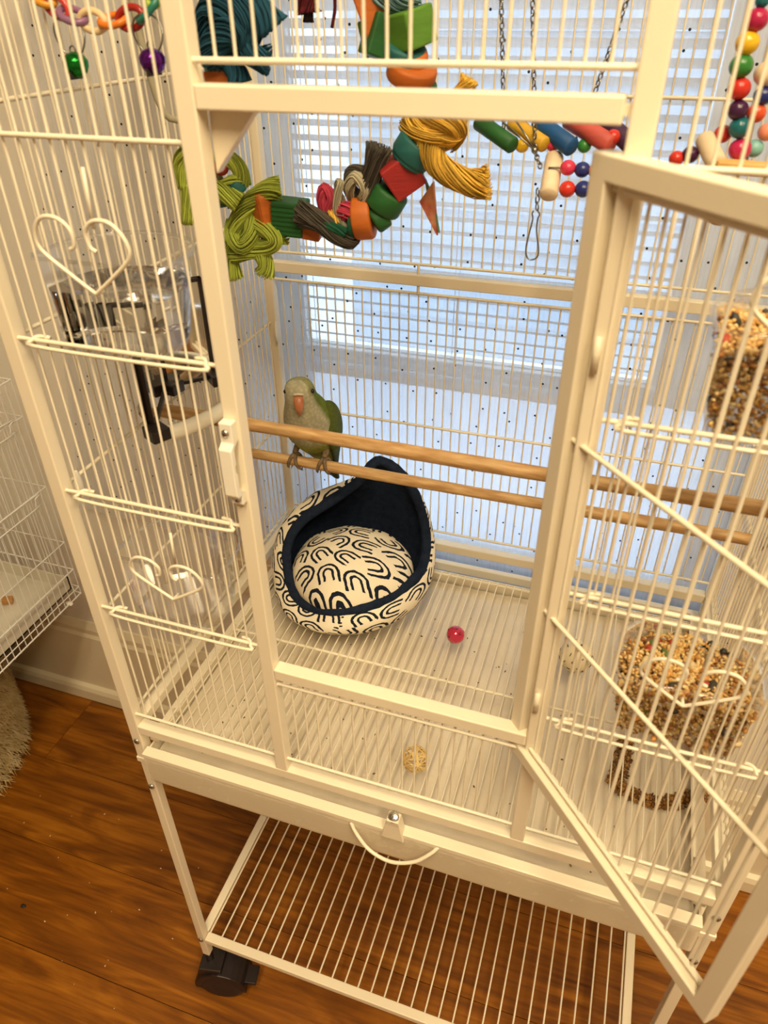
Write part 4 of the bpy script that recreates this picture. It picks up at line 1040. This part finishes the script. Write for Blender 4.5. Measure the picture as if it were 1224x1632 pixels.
MB().prism([(0.2614, 0.2640, 1.2166), (0.2700, 0.2640, 1.1997), (0.2753, 0.2680, 1.1697), (0.2656, 0.2680, 1.1911)], (0.001, 0.002, 0.0)).obj('palm_strip', mk('palm_green', srgb(104, 150, 112), 0.8), ta)
rope([(0.2099, 0.2500, 1.1924), (0.2157, 0.2450, 1.2098), (0.2224, 0.2420, 1.2301), (0.2278, 0.2420, 1.2481)], 0.0088, 110, CD, ta, 0.2, 12, f1=0.55, r=0.0008)
rope([(0.1978, 0.2500, 1.1982), (0.1976, 0.2420, 1.2093), (0.2047, 0.2400, 1.2194), (0.2139, 0.2400, 1.2106), (0.2098, 0.2440, 1.2001)], 0.0050, 60, CW, ta, 0.4, 13, r=0.0007)
rope([(0.2035, 0.2480, 1.2022), (0.1962, 0.2460, 1.2127), (0.1990, 0.2460, 1.2232), (0.2109, 0.2460, 1.2238)], 0.0045, 50, CD, ta, 0.4, 14, r=0.0007)
rope([(0.1905, 0.2460, 1.1921), (0.1873, 0.2400, 1.2065), (0.1909, 0.2380, 1.2149), (0.1863, 0.2380, 1.1935), (0.1922, 0.2400, 1.1770), (0.1983, 0.2440, 1.1664)], 0.0036, 40, CW, ta, 0.5, 15, r=0.0007)
rope([(0.1727, 0.2440, 1.1831), (0.1709, 0.2400, 1.1986), (0.1746, 0.2400, 1.2084), (0.1809, 0.2400, 1.2008), (0.1765, 0.2430, 1.1863)], 0.0045, 60, CP, ta, 0.4, 16, r=0.0007)
rope([(0.1852, 0.2460, 1.1862), (0.1952, 0.2400, 1.1904), (0.1997, 0.2440, 1.1876)], 0.0085, 60, CP, ta, 0.2, 17, r=0.0007)
rope([(0.1461, 0.2360, 1.1880), (0.1610, 0.2360, 1.1841), (0.1786, 0.2380, 1.1776), (0.1904, 0.2440, 1.1726)], 0.0095, 110, CD, ta, 0.35, 18, f0=0.35, r=0.0008)
rope([(0.1502, 0.2380, 1.1790), (0.1696, 0.2340, 1.1779), (0.1852, 0.2360, 1.1674), (0.1983, 0.2420, 1.1624), (0.1993, 0.2500, 1.1684)], 0.0068, 70, CD, ta, 0.3, 19, r=0.0008)
rope([(0.1637, 0.2360, 1.1770), (0.1807, 0.2330, 1.1778), (0.1960, 0.2360, 1.1716)], 0.0045, 50, CGR, ta, 0.3, 20, r=0.0007)
rope([(0.1797, 0.2400, 1.1894), (0.1853, 0.2360, 1.1830), (0.1875, 0.2360, 1.1765)], 0.0030, 26, CY, ta, 0.2, 21, r=0.0007)
block((0.1551, 0.2500, 1.1668), (0.018, 0.016, 0.014), (0, 10, 12), ORG, ta)
gb = block((0.1345, 0.2500, 1.1786), (0.030, 0.028, 0.031), (0, 3, 4), GRN, ta)
for i in range(7):
    M = rotm(0, 3, 4); q = V((0.1345, 0.2500, 1.1786)) + M @ V((0, -0.0142, -0.0125+0.0042*i))
    MB().obox(q, [M @ V(a) for a in ((1, 0, 0), (0, 1, 0), (0, 0, 1))], (0.0146, 0.0006, 0.0011)).obj('groove_rib', GRN, gb)
block((0.1097, 0.2480, 1.1847), (0.026, 0.026, 0.033), (6, -4, -32), ORG, ta, bev=0.004)
# lime green knots
rope([(0.1290, 0.2500, 1.2039), (0.1147, 0.2430, 1.2017), (0.0971, 0.2400, 1.1902), (0.0829, 0.2400, 1.1738), (0.0729, 0.2430, 1.1529)], 0.0088, 100, CG, ta, 0.5, 31, f0=0.5, r=0.0007)
rope([(0.0714, 0.2500, 1.1690), (0.0764, 0.2380, 1.1586), (0.0886, 0.2340, 1.1523), (0.0986, 0.2360, 1.1643), (0.0951, 0.2460, 1.1774)], 0.0085, 90, CG, ta, 0.4, 32, r=0.0007)
rope([(0.0891, 0.2500, 1.1673), (0.1090, 0.2380, 1.1704), (0.1224, 0.2360, 1.1626), (0.1151, 0.2380, 1.1533), (0.0929, 0.2400, 1.1462), (0.0697, 0.2450, 1.1381)], 0.0080, 100, CG, ta, 0.4, 33, r=0.0007)
rope([(0.0951, 0.2430, 1.1486), (0.1048, 0.2400, 1.1424), (0.1077, 0.2400, 1.1323), (0.1039, 0.2400, 1.1226)], 0.0082, 90, CG, ta, 0.3, 34, f1=0.4, r=0.0007)
rope([(0.0742, 0.2500, 1.1591), (0.0653, 0.2460, 1.1454), (0.0651, 0.2460, 1.1299), (0.0676, 0.2470, 1.1108)], 0.0080, 90, CG, ta, 0.3, 35, f1=0.35, r=0.0007)
rope([(0.1047, 0.2470, 1.1603), (0.1185, 0.2460, 1.1586), (0.1321, 0.2460, 1.1609)], 0.0055, 50, CG, ta, 0.3, 36, f1=0.5, r=0.0007)
rope([(0.0604, 0.2350, 1.2029), (0.0737, 0.2300, 1.2019), (0.0846, 0.2280, 1.1974), (0.0932, 0.2300, 1.1915)], 0.0088, 90, CG, ta, 0.2, 37, f1=0.25, r=0.0007)
rope([(0.0674, 0.2400, 1.2230), (0.0828, 0.2360, 1.2281), (0.0916, 0.2380, 1.2203), (0.0915, 0.2420, 1.2061)], 0.0075, 80, CG, ta, 0.4, 38, r=0.0007)
rope([(0.0918, 0.2380, 1.2123), (0.0845, 0.2340, 1.2099), (0.0719, 0.2340, 1.2048), (0.0632, 0.2360, 1.2073)], 0.0055, 60, CG, ta, 0.3, 39, r=0.0007)
rope([(0.0772, 0.1800, 1.2466), (0.0660, 0.1800, 1.2329), (0.0673, 0.1800, 1.2138)], 0.0058, 60, CG, ta, 0.3, 40, r=0.0007)
rope([(0.0694, 0.1800, 1.2180), (0.0674, 0.1800, 1.2009), (0.0648, 0.1800, 1.1799)], 0.0052, 60, CG, ta, 0.2, 41, f1=0.5, r=0.0007)
bead((0.0756, 0.2320, 1.2216), 0.0072, REDB, ta); disc((0.0880, 0.2360, 1.2048), (0.5, 0.2, -1), 0.0075, 0.012, TEAL, ta); disc((0.0690, 0.2360, 1.1932), (1, 0, 0.2), 0.0075, 0.012, TEAL, ta)

# ------------------------------------------------------------------ slate blue rope toy
tb = thing('blue_rope_toy', (0.11, 0.17, 1.3), 'shaggy slate blue rope knot toy hanging beside the left jamb', 'bird toy')
MB().cyl((0.118, 0.2, ZTOP-0.007), (0.1319, 0.1700, 1.3369), 0.0026, 8).obj('core_rope', CB, tb, smooth=True)
rope([(0.1141, 0.1700, 1.3250), (0.1248, 0.1650, 1.3408), (0.1435, 0.1600, 1.3438), (0.1522, 0.1650, 1.3332), (0.1399, 0.1700, 1.3192), (0.1234, 0.1650, 1.3153)], 0.0115, 150, CB, tb, 0.5, 51)
rope([(0.1174, 0.1650, 1.3112), (0.1316, 0.1580, 1.3256), (0.1454, 0.1580, 1.3314), (0.1481, 0.1650, 1.3215)], 0.0115, 120, CB, tb, 0.5, 52)
rope([(0.1437, 0.1700, 1.3464), (0.1557, 0.1680, 1.3445), (0.1651, 0.1680, 1.3388), (0.1723, 0.1700, 1.3292)], 0.0095, 120, CB, tb, 0.4, 53, f1=0.6)
rope([(0.1382, 0.1650, 1.3254), (0.1497, 0.1630, 1.3177), (0.1595, 0.1630, 1.3130), (0.1686, 0.1650, 1.3106)], 0.0085, 90, CB, tb, 0.4, 54, f1=0.5)
rope([(0.1263, 0.1700, 1.3171), (0.1321, 0.1680, 1.3091), (0.1375, 0.1680, 1.3018), (0.1397, 0.1680, 1.2944)], 0.0080, 90, CB, tb, 0.3, 55, f1=0.4)
rope([(0.1313, 0.1680, 1.3528), (0.1400, 0.1600, 1.3476), (0.1465, 0.1620, 1.3505)], 0.0050, 50, CY, tb, 0.4, 56)
bead((0.1082, 0.1700, 1.3345), 0.0085, REDB, tb); disc((0.1161, 0.1720, 1.3045), (1, 0, 0.3), 0.0075, 0.012, stain('pale_teal', srgb(120, 184, 176)), tb)
block((0.1206, 0.1720, 1.2979), (0.022, 0.016, 0.014), (0, -10, 15), ORG, tb)

tm = thing('maroon_tassel', (0.16, 0.26, 1.33), 'dark maroon and black rope tassel hanging at the top of the cage', 'bird toy')
MB().cyl((0.163, 0.25, ZTOP-0.007), (0.1602, 0.2600, 1.3561), 0.0018, 8).obj('cord', CM, tm, smooth=True)
rope([(0.1603, 0.2600, 1.3569), (0.1597, 0.2600, 1.3498), (0.1593, 0.2600, 1.3435), (0.1599, 0.2600, 1.3375)], 0.0075, 80, CM, tm, 0.2, 61, f1=0.8)
rope([(0.1606, 0.2580, 1.3498), (0.1609, 0.2570, 1.3401), (0.1607, 0.2570, 1.3307)], 0.0036, 50, cotton('black', srgb(40, 32, 32)), tm, 0.2, 62, f1=0.4)
rope([(0.1823, 0.2600, 1.3579), (0.1837, 0.2600, 1.3434), (0.1802, 0.2600, 1.3285)], 0.0012, 8, CM, tm, 0.3, 63)
MB().tube(smooth_path([(0.1612, 0.2600, 1.3552), (0.1726, 0.2600, 1.3601), (0.1822, 0.2600, 1.3567)], 5), 0.0012, 6).obj('cord', CM, tm, smooth=True)

# ------------------------------------------------------------------ plastic link chain with bells
tl_ = thing('link_chain_toy', (0.06, 0.12, 1.33), 'chain of coloured plastic links with a green and a purple bell', 'bird toy')
LK = [('yellow', (226, 160, 50), (66, -4)), ('red', (214, 70, 70), (88, 10)), ('mauve', (150, 110, 146), (116, 24)), ('cream', (240, 214, 168), (148, 33)), ('orange', (236, 132, 44), (180, 31)), ('dark_red', (168, 40, 34), (208, 28)), ('teal', (42, 126, 108), (236, 18)), ('lime', (170, 196, 60), (226, -6))]
ps = [V(p) for p in ((0.0116, 0.1200, 1.3515), (0.0228, 0.1200, 1.3455), (0.0352, 0.1200, 1.3399), (0.0515, 0.1200, 1.3365), (0.0687, 0.1200, 1.3369), (0.0837, 0.1200, 1.3383), (0.0992, 0.1200, 1.3430), (0.1067, 0.1200, 1.3544))]
for i, (nm, c, _) in enumerate(LK):
    p0 = ps[i]; d = (ps[min(i+1, 7)]-ps[max(i-1, 0)]).normalized(); s = d.cross(V((0, 1, 0))).normalized() if i % 2 else (d.cross(V((0, 1, 0))).normalized()*0.5+V((0, 0.87, 0)))
    M = mk('link_'+nm, srgb(*c), 0.25)
    MB().tube([p0 + d*0.0105*math.cos(k*math.pi/10) + s*0.0062*math.sin(k*math.pi/10) for k in range(20)], 0.0025, 8, closed=True).obj('link', M, tl_, smooth=True)
for a, b in ((ps[0], (0.012, 0.12, ZTOP-0.008)), (ps[7], (0.105, 0.12, ZTOP-0.008))): MB().cyl(a, b, 0.0012, 6).obj('cord', CW, tl_, smooth=True)
for q, rr, bc, nm, col in ((V((0.0305, 0.1180, 1.3266)), 0.0127, V((0.0303, 0.1180, 1.3093)), 'green', (20, 120, 40)), (V((0.0972, 0.1180, 1.3284)), 0.0118, V((0.0973, 0.1180, 1.3125)), 'purple', (96, 30, 130))):
    MB().tube([q + V((math.cos(k*math.pi/14)*rr, 0.002*math.sin(k*math.pi/7), math.sin(k*math.pi/14)*rr*1.05)) for k in range(28)], 0.0007, 6, closed=True).obj('ring', NICKEL, tl_, smooth=True)
    BM = mk('metallic_'+nm, srgb(*col), 0.2, 0.75)
    b = MB().lathe([(0.0006, 0.0085), (0.003, 0.0080), (0.0072, 0.0060), (0.0094, 0.0025), (0.0092, -0.001), (0.0075, -0.0050), (0.0045, -0.0075), (0.001, -0.0084)], bc, 18).obj('bell', BM, tl_, smooth=True)
    MB().tube([bc+V((math.cos(k*math.pi/6)*0.0025, 0, 0.0095+math.sin(k*math.pi/6)*0.0025)) for k in range(12)], 0.0006, 5, closed=True).obj('bell_loop', NICKEL, b, smooth=True)
    MB().box(bc.x-0.0006, bc.x+0.0006, bc.y-0.0090, bc.y+0.0090, bc.z-0.0090, bc.z-0.0040).obj('bell_slot', mk('dark_slot', (0.03, 0.025, 0.02), 0.6), b)

# ------------------------------------------------------------------ wooden ladder bridge on chains
td = thing('dowel_bridge_toy', (0.38, 0.3, 1.22), 'hanging bridge of coloured dowels and round beads on thin chains', 'bird toy')
def dowel(a, b, r, mat, par):
    a, b = V(a), V(b); L = (b-a).length
    return MB().lathe([(r*0.8, 0), (r, 0.0016), (r, L-0.0016), (r*0.8, L)], a, 20, b-a).obj('dowel', mat, par, smooth=True)
dowel((0.2963, 0.3150, 1.2568), (0.3341, 0.2900, 1.2421), 0.0072, GRN, td)
dowel((0.3264, 0.3150, 1.2568), (0.3617, 0.2900, 1.2437), 0.0066, YELB, td)
dowel((0.3492, 0.3150, 1.2581), (0.3852, 0.2850, 1.2435), 0.0078, BLUB, td)
dowel((0.3754, 0.3150, 1.2614), (0.4172, 0.2850, 1.2467), 0.0078, CORAL, td)
dowel((0.3702, 0.2950, 1.2344), (0.3734, 0.2550, 1.2109), 0.0078, NATW, td)
dowel((0.4045, 0.3150, 1.2623), (0.4350, 0.2850, 1.2460), 0.0075, stain('plum', srgb(70, 40, 74)), td)
BD = {'red': mk('bead_red', srgb(206, 52, 40), 0.25), 'pink': mk('bead_pink', srgb(210, 56, 88), 0.25), 'navy': mk('bead_navy', srgb(34, 48, 116), 0.25), 'yel': mk('bead_yellow', srgb(238, 192, 40), 0.25), 'grn': mk('bead_green', srgb(52, 128, 54), 0.25), 'mag': mk('bead_magenta', srgb(184, 34, 84), 0.25), 'teal': mk('bead_teal', srgb(22, 100, 110), 0.25), 'plum': mk('bead_plum', srgb(66, 28, 66), 0.25), 'salm': mk('bead_salmon', srgb(232, 150, 120), 0.25), 'aqua': mk('bead_aqua', srgb(128, 184, 180), 0.3), 'wood': mk('bead_wood', srgb(228, 204, 170), 0.5), 'org': mk('bead_orange', srgb(214, 82, 44), 0.25)}
for (q, r, c) in (((0.3852, 0.2700, 1.2304), 0.0066, 'pink'), ((0.3972, 0.2700, 1.2295), 0.0066, 'navy'), ((0.4086, 0.2700, 1.2291), 0.0066, 'salm'), ((0.3877, 0.2620, 1.2153), 0.0070, 'red'), ((0.4006, 0.2620, 1.2160), 0.0070, 'navy'), ((0.4129, 0.2620, 1.2163), 0.0070, 'salm'),
                  ((0.3402, 0.3000, 1.2409), 0.0060, 'yel'), ((0.3671, 0.2980, 1.2433), 0.0060, 'pink'), ((0.3938, 0.2980, 1.2434), 0.0060, 'grn'), ((0.4169, 0.2900, 1.2521), 0.0064, 'red'), ((0.3391, 0.3120, 1.2527), 0.0055, 'red')):
    bead(q, r, BD[c], td)
MB().tube(smooth_path([(0.3690, 0.2700, 1.2296), (0.3852, 0.2700, 1.2304), (0.3972, 0.2700, 1.2295), (0.4137, 0.2700, 1.2289)], 3), 0.0009, 6).obj('bead_wire', NICKEL, td, smooth=True)
MB().tube(smooth_path([(0.3719, 0.2620, 1.2154), (0.3877, 0.2620, 1.2153), (0.4006, 0.2620, 1.2160), (0.4174, 0.2620, 1.2165)], 3), 0.0009, 6).obj('bead_wire', NICKEL, td, smooth=True)
MB().tube(smooth_path([(0.3221, 0.3000, 1.2437), (0.3402, 0.3000, 1.2409), (0.3671, 0.2980, 1.2433), (0.3938, 0.2980, 1.2434), (0.4189, 0.2900, 1.2494)], 3), 0.0009, 6).obj('bead_wire', NICKEL, td, smooth=True)
chain((0.3228, 0.3000, 1.2541), (0.285, 0.3, ZTOP-0.008), td)
chain((0.3538, 0.2880, 1.2398), (0.305, 0.3, ZTOP-0.008), td)
chain((0.3907, 0.3000, 1.2589), (0.468, 0.3, ZTOP-0.008), td)
MB().tube([(0.3224, 0.2970, 1.2589), (0.3389, 0.2900, 1.2496), (0.3536, 0.2860, 1.2400)], 0.0008, 6).obj('link_wire', NICKEL, td, smooth=True)
MB().tube([(0.3322, 0.2960, 1.2622), (0.3442, 0.2900, 1.2508), (0.3536, 0.2860, 1.2400)], 0.0008, 6).obj('link_wire', NICKEL, td, smooth=True)
MB().ball((0.3536, 0.2860, 1.2400), 0.0030, 10, 8).obj('split_ring', NICKEL, td, smooth=True)
chain((0.3537, 0.2860, 1.2391), (0.3624, 0.2720, 1.2289), td)
chain((0.3629, 0.2620, 1.2149), (0.3644, 0.2620, 1.1967), td)
hk = smooth_path([(0.3617, 0.2620, 1.1965), (0.3604, 0.2620, 1.1938), (0.3614, 0.2620, 1.1892), (0.3595, 0.2620, 1.1763), (0.3581, 0.2620, 1.1632), (0.3606, 0.2620, 1.1556), (0.3658, 0.2620, 1.1550), (0.3693, 0.2620, 1.1586), (0.3691, 0.2620, 1.1657), (0.3658, 0.2620, 1.1800), (0.3658, 0.2620, 1.1895), (0.3669, 0.2620, 1.1937), (0.3650, 0.2620, 1.1962)], 4)
MB().tube(hk, 0.00075, 6).obj('snap_hook', NICKEL, td, smooth=True)

# ------------------------------------------------------------------ bead strings on the right
te = thing('bead_string_toy', (0.5, 0.2, 1.27), 'strings of bright round beads with wood pegs near the right wall', 'bird toy')
for q, r, c in (((0.4998, 0.2000, 1.3453), 0.00439, 'teal'), ((0.4992, 0.2000, 1.3354), 0.00727, 'mag'), ((0.4968, 0.2000, 1.3228), 0.00760, 'yel'), ((0.4964, 0.2000, 1.3098), 0.00772, 'grn'), ((0.4985, 0.2000, 1.2968), 0.00741, 'red'), ((0.5009, 0.2000, 1.2842), 0.00687, 'plum'), ((0.5048, 0.2000, 1.2736), 0.00737, 'teal'), ((0.5083, 0.2000, 1.2600), 0.00769, 'mag'),
                ((0.4956, 0.2100, 1.2680), 0.00623, 'red'), ((0.4766, 0.2000, 1.2554), 0.00606, 'plum'), ((0.4678, 0.2000, 1.2525), 0.00543, 'red'), ((0.5133, 0.2050, 1.2821), 0.00646, 'org'), ((0.5148, 0.2050, 1.2926), 0.00638, 'navy'), ((0.5133, 0.2050, 1.3054), 0.00796, 'wood'), ((0.5184, 0.2100, 1.2597), 0.00622, 'aqua'), ((0.5237, 0.2100, 1.2703), 0.00612, 'salm')):
    bead(q, r, BD[c], te)
MB().tube(smooth_path([(0.507, 0.2, ZTOP-0.008), (0.4981, 0.2000, 1.3556), (0.4992, 0.2000, 1.3354), (0.4964, 0.2000, 1.3098), (0.5009, 0.2000, 1.2842), (0.5083, 0.2000, 1.2600), (0.5111, 0.2000, 1.2509)], 5), 0.0009, 6).obj('cord', CW, te, smooth=True)
MB().tube(smooth_path([(0.520, 0.2, ZTOP-0.008), (0.5104, 0.2050, 1.3257), (0.5148, 0.2050, 1.2926), (0.5133, 0.2050, 1.2821), (0.5141, 0.2080, 1.2646), (0.5159, 0.2100, 1.2503)], 5), 0.0009, 6).obj('cord', CW, te, smooth=True)
MB().tube(smooth_path([(0.4678, 0.2000, 1.2525), (0.4766, 0.2000, 1.2554), (0.4879, 0.2000, 1.2607), (0.4956, 0.2100, 1.2680), (0.5046, 0.2000, 1.2728)], 5), 0.0008, 6).obj('cord', CW, te, smooth=True)
dowel((0.4835, 0.2050, 1.2659), (0.4944, 0.1850, 1.2526), 0.00667, NATW, te)
block((0.5131, 0.1900, 1.2502), (0.040, 0.014, 0.0085), (0, 3, 8), mk('pine_slat', srgb(232, 190, 120), 0.6, col2=srgb(210, 164, 92), scale=10, stretch=(1, 6, 6)), te, 'wood_slat')
rope([(0.4987, 0.2000, 1.2150), (0.5046, 0.2000, 1.2123), (0.5112, 0.2000, 1.2137)], 0.0030, 24, CY, te, 0.2, 71)
MB().cyl((0.5002, 0.1920, 1.2464), (0.5044, 0.2000, 1.2132), 0.0007, 5).obj('cord', CW, te, smooth=True)

# ------------------------------------------------------------------ small second cage on a fur covered stool, left
sc_ = thing('small_bird_cage', (-0.63, 0.17, 0.425), 'small white wire cage standing left of the big cage', 'bird cage')
SX0, SX1, SY0, SY1, SZ0, SZ1 = -0.83, -0.43, -0.04, 0.385, 0.428, 0.872
SWM = mk('small_cage_wire', (0.78, 0.77, 0.74), 0.4)
mtr = MB()
mtr.box(SX0+0.008, SX1-0.010, SY0+0.008, SY1-0.008, 0.446, 0.449)
mtr.box(SX0+0.008, SX0+0.011, SY0+0.008, SY1-0.008, 0.446, 0.475); mtr.box(SX1-0.013, SX1-0.010, SY0+0.008, SY1-0.008, 0.446, 0.475); mtr.box(SX0+0.008, SX1-0.010, SY1-0.011, SY1-0.008, 0.446, 0.475); mtr.box(SX0+0.008, SX1-0.010, SY0+0.008, SY0+0.011, 0.446, 0.475)
mtr.obj('tray', mk('cream_tray', (0.70, 0.66, 0.56), 0.5, col2=(0.62, 0.58, 0.48), scale=8), sc_)
for z in (0.431, 0.447, 0.489, 0.552, 0.672, 0.806, 0.870):
    big = 0.0014 if z in (0.431, 0.489, 0.870) else 0.0010
    for a, b in (((SX0, SY0), (SX1, SY0)), ((SX1, SY0), (SX1, SY1)), ((SX1, SY1), (SX0, SY1)), ((SX0, SY1), (SX0, SY0))):
        wire('crossbar', (*a, z), (*b, z), big, SWM, sc_)
for i in range(30):
    y = SY0+(SY1-SY0)*i/29; wire('wire', (SX1, y, SZ0), (SX1, y, SZ1), 0.00085, SWM, sc_)
for i in range(27):
    x = SX0+(SX1-SX0)*i/27; wire('wire', (x, SY1, SZ0), (x, SY1, SZ1), 0.00085, SWM, sc_)
for i in range(14):
    x = SX0+(SX1-SX0)*i/14; wire('wire', (x, SY0, SZ0), (x, SY0, SZ1), 0.00085, SWM, sc_)
for i in range(16):
    x = SX0+(SX1-SX0)*i/16; wire('roof_wire', (x, SY0, SZ1), (x, SY1, SZ1), 0.00085, SWM, sc_)
for z0 in (0.66, 0.80):
    MB().tube(smooth_path([(SX1+0.003, SY0+0.1, z0+0.013), (SX1+0.003, SY1-0.045, z0+0.013), (SX1+0.003, SY1-0.033, z0+0.006), (SX1+0.003, SY1-0.036, z0-0.006), (SX1+0.003, SY1-0.048, z0-0.010), (SX1+0.003, SY0+0.1, z0-0.010)], 4), 0.0012, 6).obj('door_guide', SWM, sc_, smooth=True)
MB().tube(smooth_path([(SX1+0.0005, SY1-0.10, 0.872), (SX1-0.02, SY1-0.06, 0.880), (SX1-0.03, SY1-0.02, 0.880), (SX1-0.05, SY1, 0.872)], 4), 0.0012, 6).obj('handle', SWM, sc_, smooth=True)
for x in (SX0+0.03, SX1-0.004):
    for y in (SY0+0.03, SY1-0.03): MB().ball((x, y, 0.4285), 0.006, 10, 6, (1.4, 1.0, 0.6)).obj('foot', WPLAST, sc_, smooth=True)
ck = thing('wood_chew', (-0.5206, 0.3042, 0.4560), 'small orange brown chew block in the tray of the small cage', 'chew toy')
block((-0.5195, 0.3034, 0.4570), (0.018, 0.012, 0.012), (10, 8, 35), stain('apricot', srgb(206, 150, 84)), ck)

# fur stool
fs_ = thing('fur_stool', (-0.86, 0.17, 0.0), 'beige shaggy fur covered stool under the small cage', 'stool')
FURB = mk('beige_fur_base', srgb(190, 166, 114), 0.95, col2=srgb(164, 138, 88), scale=30)
FUR = mk('beige_fur', srgb(216, 196, 150), 0.85, col2=srgb(188, 164, 112), scale=40)
SCX, SCY, SRAD = -0.825, 0.175, 0.225
MB().lathe([(SRAD*0.93, 0.012), (SRAD*0.985, 0.05), (SRAD, 0.15), (SRAD, 0.34), (SRAD*0.97, 0.385), (SRAD*0.88, 0.404), (0.05, 0.408)], (SCX, SCY, 0), 56).obj('seat_body', FURB, fs_, smooth=True)
rnd = random.Random(77); m = MB()
for i in range(9000):
    a = rnd.uniform(-1.9, 1.5); z = rnd.uniform(0.02, 0.39); d = V((math.cos(a), math.sin(a), 0)); tq = V((-d.y, d.x, 0))
    p0 = V((SCX, SCY, z)) + d*(SRAD*0.97); Lh = rnd.uniform(0.018, 0.036); sw = rnd.uniform(-0.4, 0.4)
    p1 = p0 + (d*0.75+tq*sw+V((0, 0, -0.35)))*Lh*0.5; p2 = p1 + (d*0.45+tq*sw*1.4+V((0, 0, -0.75)))*Lh*0.6
    if p2.z < 0.003: p2.z = 0.003
    m.tube([p0, p1, p2], [0.0011, 0.0009, 0.0002], 3, caps=False)
o = m.obj('fur', FUR, fs_, smooth=True); o['kind'] = 'stuff'

# crumbs on the wood floor
rnd = random.Random(91); pts = []
for i in range(26): pts.append((rnd.uniform(-0.62, -0.10), rnd.uniform(-0.10, 0.22), 0.0016))
seed_stuff('floor_crumbs', pts, 'tiny pale crumbs scattered on the wood floor left of the stand', 'crumbs', (0.0006, 0.0013), 0.0, 92, [srgb(232, 214, 180), srgb(214, 190, 150), srgb(240, 230, 205)])
dk_ = MB().ball((-0.3932, 0.0065, 0.0020), 0.0045, 10, 6, (1.2, 0.8, 0.35)).obj('dark_husk', mk('husk_black', (0.02, 0.014, 0.01), 0.7), smooth=True)
tag(dk_, 'single dark husk lying on the wood floor at far left', 'husk')
